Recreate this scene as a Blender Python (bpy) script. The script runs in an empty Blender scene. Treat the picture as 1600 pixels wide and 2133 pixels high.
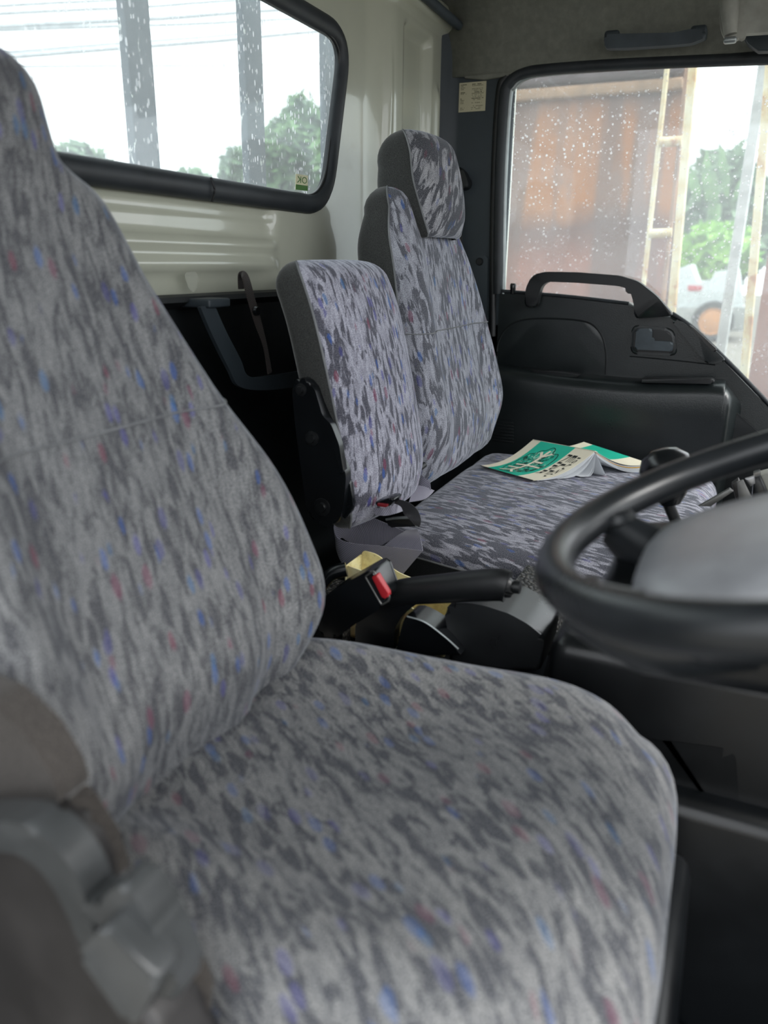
import bpy, bmesh, math, random
from math import sin, cos, pi, radians, atan2, sqrt
from mathutils import Vector, Matrix, noise

# ------------------------------------------------------------------ camera
C = bpy.context.scene.collection
SC = bpy.context.scene
CAM = Vector((0.0, 0.0, 0.85))
FPX = 1620.0
PITCH, YAW, ROLL = radians(17.8), radians(23.8), 0.010
Fv = Vector((cos(PITCH)*cos(YAW), cos(PITCH)*sin(YAW), -sin(PITCH)))
Rv0 = Vector((sin(YAW), -cos(YAW), 0))
Uv0 = Rv0.cross(Fv)
Rv = Rv0*cos(ROLL) + Uv0*sin(ROLL)
Uv = Rv.cross(Fv)
cam = bpy.data.cameras.new('camera')
cam.sensor_width = 36; cam.lens = 36*FPX/2133.0
cam.clip_start = 0.02; cam.clip_end = 300
cam.dof.use_dof = True; cam.dof.focus_distance = 1.35; cam.dof.aperture_fstop = 3.9
camo = bpy.data.objects.new('camera', cam); C.objects.link(camo)
camo.matrix_world = Matrix((( Rv.x, Uv.x, -Fv.x, CAM.x), (Rv.y, Uv.y, -Fv.y, CAM.y), (Rv.z, Uv.z, -Fv.z, CAM.z), (0, 0, 0, 1)))
SC.camera = camo

# ------------------------------------------------------------------ sky and exposure
SC.view_settings.view_transform = 'Standard'; SC.view_settings.look = 'None'
SC.view_settings.gamma = 1; SC.view_settings.use_curve_mapping = False
SC.view_settings.exposure = 0.0
w = bpy.data.worlds.new('overcast_sky'); SC.world = w; w.use_nodes = True
bgn = w.node_tree.nodes['Background']
bgn.inputs[0].default_value = (0.93, 0.965, 1.0, 1); bgn.inputs[1].default_value = 2.7
sun = bpy.data.lights.new('soft_sun', 'SUN'); sun.energy = 6.0; sun.angle = radians(35); sun.color = (1, 0.98, 0.95)
suno = bpy.data.objects.new('soft_sun', sun); C.objects.link(suno)
suno.rotation_euler = Vector((-0.1, 0.62, -0.62)).to_track_quat('-Z', 'Y').to_euler()

# ------------------------------------------------------------------ helpers
def at(u, v, x=None, y=None, z=None):
    d = Fv*FPX + Rv*(u-800) + Uv*(1066.5-v)
    if x is not None: t = (x-CAM.x)/d.x
    elif y is not None: t = (y-CAM.y)/d.y
    else: t = (z-CAM.z)/d.z
    return CAM + d*t

def tag(o, label=None, cat=None, group=None, kind=None):
    if label: o['label'] = label
    if cat: o['category'] = cat
    if group: o['group'] = group
    if kind: o['kind'] = kind
    return o

def empty(name, loc=(0, 0, 0), **k):
    o = bpy.data.objects.new(name, None); C.objects.link(o); o.location = loc
    o.empty_display_size = 0.02
    return tag(o, **k)

def link(name, me, mat=None, parent=None, **k):
    o = bpy.data.objects.new(name, me); C.objects.link(o)
    if mat: me.materials.append(mat)
    if parent is not None:
        o.parent = parent
        if parent.type == 'EMPTY': o.matrix_parent_inverse = Matrix.Translation(-absloc(parent))
    return tag(o, **k)

def absloc(o):
    p = Vector((0, 0, 0))
    while o is not None:
        p = p + (Vector(o.location) if o.type == 'EMPTY' else Vector((0, 0, 0)))
        o = o.parent
    return p

def smooth(me, ang=40):
    for p in me.polygons: p.use_smooth = True
    try: me.set_sharp_from_angle(angle=radians(ang))
    except Exception: pass
    return me

def mesh(name, vs, fs, sm=True, ang=40, uvs=None):
    me = bpy.data.meshes.new(name); me.from_pydata([tuple(v) for v in vs], [], fs); me.update()
    if uvs is not None:
        l = me.uv_layers.new(name='UVMap')
        for lp in me.loops: l.data[lp.index].uv = uvs[lp.vertex_index]
    bm = bmesh.new(); bm.from_mesh(me); bmesh.ops.recalc_face_normals(bm, faces=bm.faces[:]); bm.to_mesh(me); bm.free()
    if sm: smooth(me, ang)
    return me

def frombm(name, bm, ang=40):
    me = bpy.data.meshes.new(name); bmesh.ops.recalc_face_normals(bm, faces=bm.faces[:])
    bm.to_mesh(me); bm.free(); smooth(me, ang); return me

def box(name, c, s, bev=0.004, rot=None, seg=3, ang=40):
    bm = bmesh.new(); bmesh.ops.create_cube(bm, size=1)
    for v in bm.verts: v.co = Vector((v.co.x*s[0], v.co.y*s[1], v.co.z*s[2]))
    if bev > 0: bmesh.ops.bevel(bm, geom=bm.edges[:], offset=min(bev, min(s)*0.49), segments=seg, profile=0.5, affect='EDGES')
    M = Matrix.Translation(Vector(c)) @ (rot.to_4x4() if rot else Matrix())
    bm.transform(M); return frombm(name, bm, ang)

def hexa(name, pts, bev=0.003, seg=2):
    """8 corner points: 4 bottom loop, 4 top loop"""
    bm = bmesh.new(); v = [bm.verts.new(p) for p in pts]
    for f in [(0,1,2,3), (4,5,6,7), (0,1,5,4), (1,2,6,5), (2,3,7,6), (3,0,4,7)]: bm.faces.new([v[i] for i in f])
    if bev: bmesh.ops.bevel(bm, geom=bm.edges[:], offset=bev, segments=seg, profile=0.5, affect='EDGES')
    return frombm(name, bm)

def plate(name, loop, d, bev=0.003, seg=3, ang=35):
    """closed planar loop of points extruded by vector d"""
    bm = bmesh.new(); d = Vector(d); n = len(loop)
    a = [bm.verts.new(p) for p in loop]; b = [bm.verts.new(Vector(p)+d) for p in loop]
    bm.faces.new(a); bm.faces.new(b[::-1])
    for i in range(n): bm.faces.new([a[i], a[(i+1) % n], b[(i+1) % n], b[i]])
    if bev:
        es = [e for e in bm.edges if (e.verts[0] in a) == (e.verts[1] in a)]
        bmesh.ops.bevel(bm, geom=es, offset=bev, segments=seg, profile=0.5, affect='EDGES')
    bmesh.ops.triangulate(bm, faces=[f for f in bm.faces if len(f.verts) > 4])
    return frombm(name, bm, ang)

def cr(pts, n=8, closed=False):
    """Catmull-Rom through points"""
    P = [Vector(p) for p in pts]; out = []; m = len(P)
    rng = range(m if closed else m-1)
    for i in rng:
        if closed: p0, p1, p2, p3 = P[(i-1) % m], P[i], P[(i+1) % m], P[(i+2) % m]
        else: p0, p1, p2, p3 = P[max(i-1, 0)], P[i], P[i+1], P[min(i+2, m-1)]
        for k in range(n):
            t = k/n
            out.append(0.5*((2*p1)+(p2-p0)*t+(2*p0-5*p1+4*p2-p3)*t*t+(3*p1-p0-3*p2+p3)*t**3))
    if not closed: out.append(P[-1].copy())
    return out

def rounded(pts, r, n=6):
    """round polygon corners (3D planar loop); r number or list"""
    P = [Vector(p) for p in pts]; m = len(P); out = []
    for i in range(m):
        p = P[i]; a = P[i-1]-p; b = P[(i+1) % m]-p
        rr = r[i] if isinstance(r, (list, tuple)) else r
        rr = min(rr, a.length*0.48, b.length*0.48)
        if rr <= 1e-5: out.append(p); continue
        s = p+a.normalized()*rr; e = p+b.normalized()*rr
        for k in range(n+1):
            t = k/n; out.append(s*(1-t)**2+p*2*t*(1-t)+e*t*t)
    return out

def tube(name, pts, r, seg=10, closed=False, sx=1.0, sy=1.0, upv=Vector((0, 0, 1))):
    P = [Vector(p) for p in pts]; n = len(P); vs = []; fs = []
    for i in range(n):
        t = (P[(i+1) % n]-P[i-1]) if closed else (P[min(i+1, n-1)]-P[max(i-1, 0)])
        t.normalize(); a = t.cross(upv)
        if a.length < 1e-4: a = t.cross(Vector((1, 0, 0)))
        a.normalize(); b = a.cross(t)
        rr = r[i] if isinstance(r, (list, tuple)) else r
        for k in range(seg):
            th = 2*pi*k/seg; vs.append(P[i]+a*cos(th)*rr*sx+b*sin(th)*rr*sy)
    for i in range(n if closed else n-1):
        j = (i+1) % n
        for k in range(seg):
            fs.append((i*seg+k, i*seg+(k+1) % seg, j*seg+(k+1) % seg, j*seg+k))
    if not closed:
        fs.append(tuple(range(seg))); fs.append(tuple((n-1)*seg+k for k in range(seg-1, -1, -1)))
    return mesh(name, vs, fs, ang=50)

def lathe(name, prof, c, axis, seg=32):
    """prof: list of (r, h) along axis from c"""
    ax = Vector(axis).normalized(); a = ax.orthogonal().normalized(); b = ax.cross(a); vs = []; fs = []
    for (r, h) in prof:
        for k in range(seg):
            th = 2*pi*k/seg; vs.append(Vector(c)+ax*h+(a*cos(th)+b*sin(th))*max(r, 1e-5))
    for i in range(len(prof)-1):
        for k in range(seg): fs.append((i*seg+k, i*seg+(k+1) % seg, (i+1)*seg+(k+1) % seg, (i+1)*seg+k))
    fs.append(tuple(range(seg))); fs.append(tuple((len(prof)-1)*seg+k for k in range(seg)))
    return mesh(name, vs, fs, ang=35)

def ring(name, outer, inner, d, bev=0.0):
    """annular plate between two loops with equal counts, extruded by d"""
    d = Vector(d); n = len(outer); bm = bmesh.new()
    o = [bm.verts.new(p) for p in outer]; i_ = [bm.verts.new(p) for p in inner]
    o2 = [bm.verts.new(Vector(p)+d) for p in outer]; i2 = [bm.verts.new(Vector(p)+d) for p in inner]
    for k in range(n):
        j = (k+1) % n
        bm.faces.new([o[k], o[j], i_[j], i_[k]]); bm.faces.new([o2[k], i2[k], i2[j], o2[j]])
        bm.faces.new([o[k], o2[k], o2[j], o[j]]); bm.faces.new([i_[k], i_[j], i2[j], i2[k]])
    if bev:
        es = [e for e in bm.edges if {e.verts[0], e.verts[1]} <= set(o) or {e.verts[0], e.verts[1]} <= set(i_)]
        bmesh.ops.bevel(bm, geom=es, offset=bev, segments=2, profile=0.5, affect='EDGES')
    return frombm(name, bm)

def ribbon(name, A, B, n=8, th=0.0012):
    """strip between edge polylines A and B with thickness"""
    a = cr(A, n); b = cr(B, n); vs = []; fs = []; uv = []; L = 0; m = len(a)
    for i in range(m):
        if i: L += ((a[i]+b[i])/2-(a[i-1]+b[i-1])/2).length
        t = (a[min(i+1, m-1)]-a[max(i-1, 0)]); wv = b[i]-a[i]; nn = t.cross(wv)
        nn = nn.normalized() if nn.length > 1e-9 else Vector((1, 0, 0))
        W = wv.length
        for k in range(5):
            p = a[i].lerp(b[i], k/4); vs.append(p+nn*th/2); uv.append((W*k/4, L))
        for k in range(5):
            p = a[i].lerp(b[i], 1-k/4); vs.append(p-nn*th/2); uv.append((W*(1-k/4), L))
    for i in range(m-1):
        for k in range(10):
            fs.append((i*10+k, i*10+(k+1) % 10, (i+1)*10+(k+1) % 10, (i+1)*10+k))
    fs.append(tuple(range(10))); fs.append(tuple((m-1)*10+k for k in range(10)))
    return mesh(name, vs, fs, ang=60, uvs=uv)

# ------------------------------------------------------------------ materials
def S(r, g, b):
    f = lambda c: (c/255/12.92 if c/255 <= 0.04045 else ((c/255+0.055)/1.055)**2.4)
    return (f(r), f(g), f(b), 1)

class NT:
    def __init__(s, name):
        s.m = bpy.data.materials.new(name); s.m.use_nodes = True; s.t = s.m.node_tree
        s.p = s.t.nodes['Principled BSDF']; s.out = s.t.nodes['Material Output']
    def n(s, typ, **k):
        nd = s.t.nodes.new(typ)
        for a, b in k.items(): setattr(nd, a, b)
        return nd
    def l(s, a, b): s.t.links.new(a, b)
    def coord(s, kind='Object', sc=(1, 1, 1), rot=(0, 0, 0)):
        t = s.n('ShaderNodeTexCoord'); m1 = s.n('ShaderNodeMapping'); m1.inputs['Rotation'].default_value = rot
        m2 = s.n('ShaderNodeMapping'); m2.inputs['Scale'].default_value = sc
        s.l(t.outputs[kind], m1.inputs[0]); s.l(m1.outputs[0], m2.inputs[0]); return m2.outputs[0]
    def noise(s, vec, scale, detail=3, rough=0.5, dist=0.0):
        n = s.n('ShaderNodeTexNoise'); n.inputs['Scale'].default_value = scale; n.inputs['Detail'].default_value = detail
        n.inputs['Roughness'].default_value = rough; n.inputs['Distortion'].default_value = dist
        s.l(vec, n.inputs['Vector']); return n.outputs['Fac']
    def ramp(s, fac, stops, interp='LINEAR'):
        r = s.n('ShaderNodeValToRGB'); cr_ = r.color_ramp; cr_.interpolation = interp
        while len(cr_.elements) < len(stops): cr_.elements.new(0.5)
        for e, (p, c) in zip(cr_.elements, stops):
            e.position = p; e.color = c if isinstance(c, (tuple, list)) else (c, c, c, 1)
        s.l(fac, r.inputs[0]); return r.outputs[0]
    def mix(s, fac, a, b, mode='MIX'):
        m = s.n('ShaderNodeMix', data_type='RGBA', blend_type=mode)
        for sock, val in ((m.inputs[0], fac), (m.inputs[6], a), (m.inputs[7], b)):
            if isinstance(val, (int, float)): sock.default_value = val
            elif isinstance(val, (tuple, list)): sock.default_value = val
            else: s.l(val, sock)
        return m.outputs[2]
    def math(s, op, a, b=None, c=None):
        m = s.n('ShaderNodeMath', operation=op)
        for i, val in enumerate((a, b, c)):
            if val is None: continue
            if isinstance(val, (int, float)): m.inputs[i].default_value = val
            else: s.l(val, m.inputs[i])
        return m.outputs[0]
    def bump(s, h, strength=0.3, dist=0.001):
        b = s.n('ShaderNodeBump'); b.inputs['Strength'].default_value = strength; b.inputs['Distance'].default_value = dist
        s.l(h, b.inputs['Height']); s.l(b.outputs[0], s.p.inputs['Normal']); return b.outputs[0]

def plastic(name, col, rough=0.45, spec=0.5, grain=0.25, gscale=900, var=0.25, vscale=14, metal=0.0, coat=0.0):
    t = NT(name); v = t.coord('Object')
    n1 = t.noise(v, vscale, 4, 0.6)
    c = t.mix(t.ramp(n1, [(0.35, 0.0), (0.7, 1.0)]), tuple([x*(1-var) for x in col[:3]])+(1,), tuple([min(1, x*(1+var)) for x in col[:3]])+(1,))
    t.l(c, t.p.inputs['Base Color'])
    t.p.inputs['Metallic'].default_value = metal; t.p.inputs['Specular IOR Level'].default_value = spec
    r = t.math('MULTIPLY_ADD', n1, 0.18, rough-0.09); t.l(r, t.p.inputs['Roughness'])
    if coat: t.p.inputs['Coat Weight'].default_value = coat
    if grain: t.bump(t.noise(v, gscale, 2), grain, 0.0004)
    return t.m

def fabric(name, ang=0.18, k=1.0, light=(150, 150, 156), dark=(52, 53, 60), fleck=1.0, thr=0.5, soft=0.05, fk=None):
    fk = fk or k
    t = NT(name)
    uv = t.coord('UV', (1, 1, 1), (0, 0, ang))
    def sc(a, b):
        m = t.n('ShaderNodeMapping'); m.inputs['Scale'].default_value = (a*k, b*k, 1); t.l(uv, m.inputs[0]); return m.outputs[0]
    n1 = t.noise(sc(140, 38), 1.0, 3.5, 0.6, 0.5)
    n2 = t.noise(sc(26, 15), 1.0, 2, 0.5)
    f = t.math('ADD', n1, t.math('MULTIPLY', t.math('SUBTRACT', n2, 0.5), 0.35))
    m = t.ramp(f, [(thr-soft, 1.0), (thr+soft, 0.0)])
    grain = t.noise(sc(700/k, 700/k), 1.0, 2)
    midc = S((light[0]*0.75+dark[0]*0.25), (light[1]*0.75+dark[1]*0.25), (light[2]*0.75+dark[2]*0.25))
    lt = t.mix(t.ramp(t.noise(sc(200, 60), 1.0, 2), [(0.4, 0.0), (0.62, 1.0)]), midc, S(*light))
    c = t.mix(m, lt, S(*dark))
    # speckled weave
    c = t.mix(t.ramp(grain, [(0.38, 0.0), (0.62, 1.0)]), t.mix(0.55, c, S(*dark)), t.mix(0.14, c, (0.75, 0.75, 0.8, 1)))
    # coloured flecks in elongated cells
    for (sa, sb, off, cols, th) in ((115, 46, 0.0, [(0.0, S(52, 88, 158)), (0.35, S(84, 82, 150)), (0.6, S(48, 100, 150)), (0.8, S(128, 66, 84))], 0.84),
                                    (95, 40, 0.37, [(0.0, S(70, 70, 130)), (0.4, S(120, 60, 85)), (0.7, S(60, 100, 165))], 0.87)):
        mp = t.n('ShaderNodeMapping'); mp.inputs['Scale'].default_value = (sa*fk, sb*fk, 1); mp.inputs['Location'].default_value = (off*10, off*7, off)
        t.l(uv, mp.inputs[0])
        vo = t.n('ShaderNodeTexVoronoi'); vo.inputs['Scale'].default_value = 1.0; t.l(mp.outputs[0], vo.inputs['Vector'])
        sp = t.n('ShaderNodeSeparateColor'); t.l(vo.outputs['Color'], sp.inputs[0])
        sel = t.math('GREATER_THAN', sp.outputs[0], th)
        dd = t.math('ADD', vo.outputs['Distance'], t.math('MULTIPLY', t.math('SUBTRACT', grain, 0.5), 0.35))
        near = t.ramp(dd, [(0.34, 1.0), (0.44, 0.0)])
        cc = t.ramp(sp.outputs[1], cols, 'CONSTANT')
        c = t.mix(t.math('MULTIPLY', t.math('MULTIPLY', sel, near), 0.72*fleck), c, cc)
    t.l(c, t.p.inputs['Base Color'])
    t.p.inputs['Roughness'].default_value = 0.95; t.p.inputs['Specular IOR Level'].default_value = 0.1
    t.p.inputs['Sheen Weight'].default_value = 0.35; t.p.inputs['Sheen Roughness'].default_value = 0.35
    t.p.inputs['Sheen Tint'].default_value = (0.75, 0.8, 0.9, 1)
    h = t.math('ADD', t.math('MULTIPLY', grain, 0.6), t.math('MULTIPLY', t.noise(sc(1400/k, 400/k), 1.0, 1), 0.6))
    t.bump(h, 0.5, 0.0007)
    return t.m

def velour(name, col=(58, 60, 62)):
    t = NT(name); v = t.coord('Object')
    g = t.noise(v, 900, 2); n2 = t.noise(v, 30, 3)
    c = t.mix(t.ramp(g, [(0.35, 0.0), (0.65, 1.0)]), S(col[0]*.75, col[1]*.75, col[2]*.75), S(col[0]*1.2, col[1]*1.2, col[2]*1.2))
    c = t.mix(t.math('MULTIPLY', n2, 0.3), c, S(col[0]*.7, col[1]*.7, col[2]*.68))
    t.l(c, t.p.inputs['Base Color']); t.p.inputs['Roughness'].default_value = 0.95
    t.p.inputs['Specular IOR Level'].default_value = 0.1
    t.p.inputs['Sheen Weight'].default_value = 0.4; t.p.inputs['Sheen Roughness'].default_value = 0.4
    t.bump(g, 0.4, 0.0006); return t.m

M = {}
M['fab_driver'] = fabric('driver_back_fabric', ang=-0.14, k=0.78, fk=0.95, light=(130, 131, 130), dark=(54, 55, 58), fleck=0.6, thr=0.47, soft=0.08)
M['fab_driver_c'] = fabric('driver_cushion_fabric', ang=0.66, k=0.78, fk=0.85, light=(134, 134, 131), dark=(50, 52, 56), fleck=0.4, thr=0.475, soft=0.06)
M['fab_mid'] = fabric('middle_fabric', ang=-0.05, k=0.80, fk=1.0, light=(190, 190, 204), dark=(60, 60, 72), fleck=0.9, thr=0.465, soft=0.04)
M['fab_pass'] = fabric('passenger_fabric', ang=-0.08, k=0.68, fk=0.95, light=(176, 178, 188), dark=(70, 72, 80), fleck=0.75, thr=0.49, soft=0.04)
M['fab_head'] = fabric('headrest_fabric', ang=-0.55, k=0.58, fk=0.9, light=(176, 176, 180), dark=(52, 54, 60), fleck=0.35, thr=0.52, soft=0.035)
M['fab_pass_c'] = fabric('passenger_cushion_fabric', ang=0.30, k=0.68, fk=0.95, light=(172, 172, 182), dark=(50, 52, 62), fleck=0.6, thr=0.51, soft=0.04)
M['velour'] = velour('side_velour', (62, 63, 62))
M['velour_warm'] = velour('warm_grey_vinyl', (74, 70, 67))
M['velour_dark'] = velour('base_velour', (34, 36, 38))
M['piping'] = plastic('seam_thread', S(120, 122, 124), 0.7, 0.3, 0.0)
M['seam'] = plastic('seam_dark', S(70, 72, 78), 0.9, 0.1, 0.0)
M['black'] = plastic('black_plastic', S(20, 22, 24), 0.42, 0.5, 0.3, 700)
M['gloss'] = plastic('gloss_black_plastic', S(14, 17, 20), 0.22, 0.6, 0.0)
M['grey_plastic'] = plastic('grey_recliner_plastic', S(46, 44, 44), 0.45, 0.5, 0.25, 600)
M['grey_light'] = plastic('grey_lever_plastic', S(66, 68, 69), 0.32, 0.5, 0.15, 600)
M['door'] = plastic('door_plastic', S(31, 36, 37), 0.31, 0.5, 0.6, 420, 0.12)
M['pillar'] = plastic('pillar_plastic', S(52, 60, 66), 0.5, 0.45, 0.5, 420, 0.1)
M['door_dark'] = plastic('door_recess', S(20, 24, 26), 0.5, 0.4, 0.4, 420)
M['lining'] = plastic('headliner_foam', S(124, 125, 117), 0.9, 0.1, 0.9, 260, 0.12, 60)
M['rail'] = plastic('roof_trim', S(66, 74, 80), 0.5, 0.4, 0.3)
M['paint'] = plastic('cream_paint', S(186, 188, 172), 0.22, 0.5, 0.0, 10, 0.05, 5, coat=0.6)
M['rubber'] = plastic('seal_rubber', S(44, 48, 52), 0.5, 0.4, 0.2, 500)
M['chrome'] = plastic('seal_bright', S(150, 156, 156), 0.35, 0.5, 0.0, metal=0.6)
M['floor'] = plastic('floor_mat', S(13, 17, 21), 0.6, 0.3, 0.9, 300)
M['engine'] = plastic('engine_cover', S(13, 16, 19), 0.33, 0.5, 0.2, 400)
M['wheel'] = plastic('wheel_rim_vinyl', S(30, 33, 36), 0.3, 0.5, 0.15, 700)
M['hub'] = plastic('wheel_hub_pad', S(140, 142, 146), 0.34, 0.7, 0.4, 500)
M['red'] = plastic('red_button', S(176, 38, 46), 0.35, 0.5, 0.0, var=0.1)
M['darkred'] = plastic('dark_red', S(120, 28, 36), 0.35, 0.5, 0.0, var=0.1)
M['metal'] = plastic('worn_metal', S(170, 170, 172), 0.35, 0.5, 0.0, metal=0.9)
M['dull_metal'] = plastic('dull_metal', S(120, 120, 118), 0.4, 0.5, 0.0, metal=0.7)
M['visor'] = plastic('visor_vinyl', S(150, 150, 142), 0.6, 0.4, 0.3)
M['tape'] = plastic('clear_tape', S(206, 208, 194), 0.12, 0.6, 0.0)
M['tape'].node_tree.nodes['Principled BSDF'].inputs['Alpha'].default_value = 0.35
M['sky_cable'] = plastic('hazed_cable', S(150, 155, 160), 0.6, 0.3, 0.0)  # cable colour paled to stand in for haze and sky glare

def rubber_mesh_mat():
    t = NT('woven_rubber_mat'); v = t.coord('Object')
    vo = t.n('ShaderNodeTexVoronoi'); vo.inputs['Scale'].default_value = 170; t.l(v, vo.inputs['Vector'])
    t.l(t.ramp(vo.outputs['Distance'], [(0.1, S(88, 86, 80)), (0.5, S(24, 25, 25))]), t.p.inputs['Base Color'])
    t.p.inputs['Roughness'].default_value = 0.55
    b = t.bump(vo.outputs['Distance'], 1.0, 0.003); b.node.invert = True
    return t.m
M['weave'] = rubber_mesh_mat()

def webbing_mat(name, col):
    t = NT(name); uv = t.coord('UV', (1, 1, 1))
    wv = t.n('ShaderNodeTexWave'); wv.wave_type = 'BANDS'; wv.bands_direction = 'DIAGONAL'; wv.inputs['Scale'].default_value = 190
    wv.inputs['Distortion'].default_value = 0.4
    t.l(uv, wv.inputs[0])
    c = t.mix(wv.outputs['Fac'], S(col[0]*.78, col[1]*.78, col[2]*.78), S(*col)); t.l(c, t.p.inputs['Base Color'])
    t.p.inputs['Roughness'].default_value = 0.5; t.p.inputs['Specular IOR Level'].default_value = 0.45
    t.p.inputs['Sheen Weight'].default_value = 0.15
    t.bump(wv.outputs['Fac'], 0.5, 0.0006); return t.m
M['web'] = webbing_mat('grey_webbing', (152, 150, 164))
M['web_dark'] = webbing_mat('dark_webbing', (46, 46, 50))
M['web_brown'] = webbing_mat('brown_strap', (58, 50, 48))

def yellow_plastic():
    t = NT('yellowed_plastic'); v = t.coord('Object')
    n = t.noise(v, 28, 5, 0.7); n2 = t.noise(v, 120, 4, 0.7)
    c = t.ramp(n, [(0.32, S(204, 186, 128)), (0.5, S(238, 226, 172)), (0.7, S(244, 236, 198))])
    c = t.mix(t.ramp(n2, [(0.60, 0.0), (0.70, 0.75)]), c, S(78, 70, 40)); t.l(c, t.p.inputs['Base Color'])
    t.p.inputs['Roughness'].default_value = 0.4; t.p.inputs['Subsurface Weight'].default_value = 0.05
    return t.m
M['yellow'] = yellow_plastic()

def dirty_glass(name, haze, spots, scale, streak=(1, 1, 1), spotcol=(0.9, 0.93, 0.95, 1), zfade=None):
    t = NT(name); t.t.nodes.remove(t.p)
    v = t.coord('Object', streak)
    tr = t.n('ShaderNodeBsdfTransparent'); tr.inputs[0].default_value = (0.93, 0.97, 0.96, 1)
    gl = t.n('ShaderNodeBsdfGlossy'); gl.inputs['Roughness'].default_value = 0.03; gl.inputs[0].default_value = (0.9, 0.95, 1, 1)
    fr = t.n('ShaderNodeLayerWeight'); fr.inputs[0].default_value = 0.5
    frf = t.math('MULTIPLY_ADD', t.math('POWER', fr.outputs['Facing'], 5.0), 0.5, 0.03)
    m0 = t.n('ShaderNodeMixShader'); t.l(frf, m0.inputs[0]); t.l(tr.outputs[0], m0.inputs[1]); t.l(gl.outputs[0], m0.inputs[2])
    tl = t.n('ShaderNodeBsdfTranslucent'); tl.inputs[0].default_value = spotcol
    df = t.n('ShaderNodeBsdfDiffuse'); df.inputs[0].default_value = spotcol
    ma = t.n('ShaderNodeMixShader'); ma.inputs[0].default_value = 0.35; t.l(tl.outputs[0], ma.inputs[1]); t.l(df.outputs[0], ma.inputs[2])
    vo = t.n('ShaderNodeTexVoronoi'); vo.inputs['Scale'].default_value = scale; t.l(v, vo.inputs['Vector'])
    sp = t.n('ShaderNodeSeparateColor'); t.l(vo.outputs['Color'], sp.inputs[0])
    clus = t.noise(t.coord('Object'), 6.0, 3, 0.6)
    rad = t.math('MULTIPLY_ADD', t.math('POWER', sp.outputs[0], 1.5), 0.36, -0.03)
    d = t.math('SUBTRACT', vo.outputs['Distance'], rad)
    spot = t.ramp(d, [(0.0, 1.0), (0.05, 0.0)])
    amt = t.math('MULTIPLY', t.math('MULTIPLY', spot, t.ramp(clus, [(0.38, 0.15), (0.6, 1.0)])), spots)
    if zfade:
        tc = t.n('ShaderNodeTexCoord'); sx = t.n('ShaderNodeSeparateXYZ'); t.l(tc.outputs['Object'], sx.inputs[0])
        z0, z1, z2, z3 = zfade
        mr = t.n('ShaderNodeMapRange'); mr.inputs[1].default_value = z0; mr.inputs[2].default_value = z3; t.l(sx.outputs[2], mr.inputs[0])
        g = lambda z: (z-z0)/(z3-z0)
        band = t.ramp(mr.outputs[0], [(0.0, 0.25), (g(z1), 0.55), (g(z2), 1.0), (0.97, 0.1)])
        amt = t.math('MULTIPLY', amt, band)
    hz = t.math('MULTIPLY_ADD', t.noise(t.coord('Object'), 9, 4, 0.6), haze*0.9, haze*0.55)
    fac = t.math('MINIMUM', t.math('ADD', amt, hz), 1.0)
    m1 = t.n('ShaderNodeMixShader'); t.l(fac, m1.inputs[0]); t.l(m0.outputs[0], m1.inputs[1]); t.l(ma.outputs[0], m1.inputs[2])
    t.l(m1.outputs[0], t.out.inputs[0]); return t.m
M['glass_rear'] = dirty_glass('rear_glass', 0.15, 0.85, 150, (1, 1, 0.45))
M['glass_door'] = dirty_glass('door_glass', 0.17, 0.9, 125, (1, 1, 1), zfade=(0.80, 0.90, 1.12, 1.26))

DX = 1.90     # inner face of the passenger door
RY = 0.72     # inner face of the rear wall

# ================================================================== SETTING
# ---- rear wall: pressed steel with window opening
glass_px = [(130, 335), (640, 405), (692, 330), (713, 100), (640, -35), (560, -85), (-150, -330), (-150, 297)]
win = [at(u, v, y=RY) for u, v in [(-150, 297), (400, 372), (634, 404), (683, 362), (712, 130), (688, 72), (570, -10), (-150, -330)]]
WL = [win[0], win[2], win[4], win[6]]
zb = at(400, 385, y=RY).z; zt = at(575, -6, y=RY).z; xr0 = at(668, 385, y=RY).x; xr1 = at(716, 120, y=RY).x
xl = 0.16
rw_loop = rounded([(xl, RY, zb), (xr0+0.012, RY, zb-0.004), (xr1+0.004, RY, zt), (xl, RY, zt)], [0.06, 0.07, 0.075, 0.06], 10)
def in_loop(x, z, loop):
    c = False; n = len(loop)
    for i in range(n):
        a = loop[i]; b = loop[(i+1) % n]
        if (a.z > z) != (b.z > z) and x < (b.x-a.x)*(z-a.z)/(b.z-a.z)+a.x: c = not c
    return c
def sst(a, b, x):
    t = max(0, min(1, (x-a)/(b-a))); return t*t*(3-2*t)
WZ0, WZ1 = 0.80, 1.385
def wall_h(x, z):
    y = RY
    # horizontal pressed ribs under the window, ending in a rounded end
    endx = 1.17
    e = 1-sst(endx-0.02, endx+0.02, x)
    for (c, hw, amp) in ((0.948, 0.006, -0.008), (0.925, 0.010, 0.008), (0.872, 0.008, -0.008), (0.845, 0.010, -0.010)):
        y += amp*e*(1-sst(hw*0.4, hw*1.6, abs(z-c)))
    y += 0.006*e*(sst(0.88, 0.89, z)-sst(0.915, 0.925, z))
    # swage around the window
    y -= 0.012*(1-sst(0.0, 0.02, abs(z-0.825)))*sst(1.1, 1.2, x)
    # shoulder to the corner pillar
    zc = sst(0.80, 0.86, z)
    y -= 0.025*sst(1.52, 1.62, x)
    y += 0.020*(sst(1.655, 1.675, x)-sst(1.80, 1.815, x))*(1-sst(1.30, 1.32, z))
    y -= 0.007*(1-sst(0.004, 0.012, abs(x-(1.585+0.02*(z-1.0)))))*(1-sst(1.18, 1.30, z))
    y -= 0.010*(1-sst(0.004, 0.013, abs(x-1.845)))*(1-sst(1.20, 1.24, z))
    # top rail
    y -= 0.022*sst(1.335, 1.350, z)
    return y
nx, nz = 230, 84; vs = []; fs = []
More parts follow.
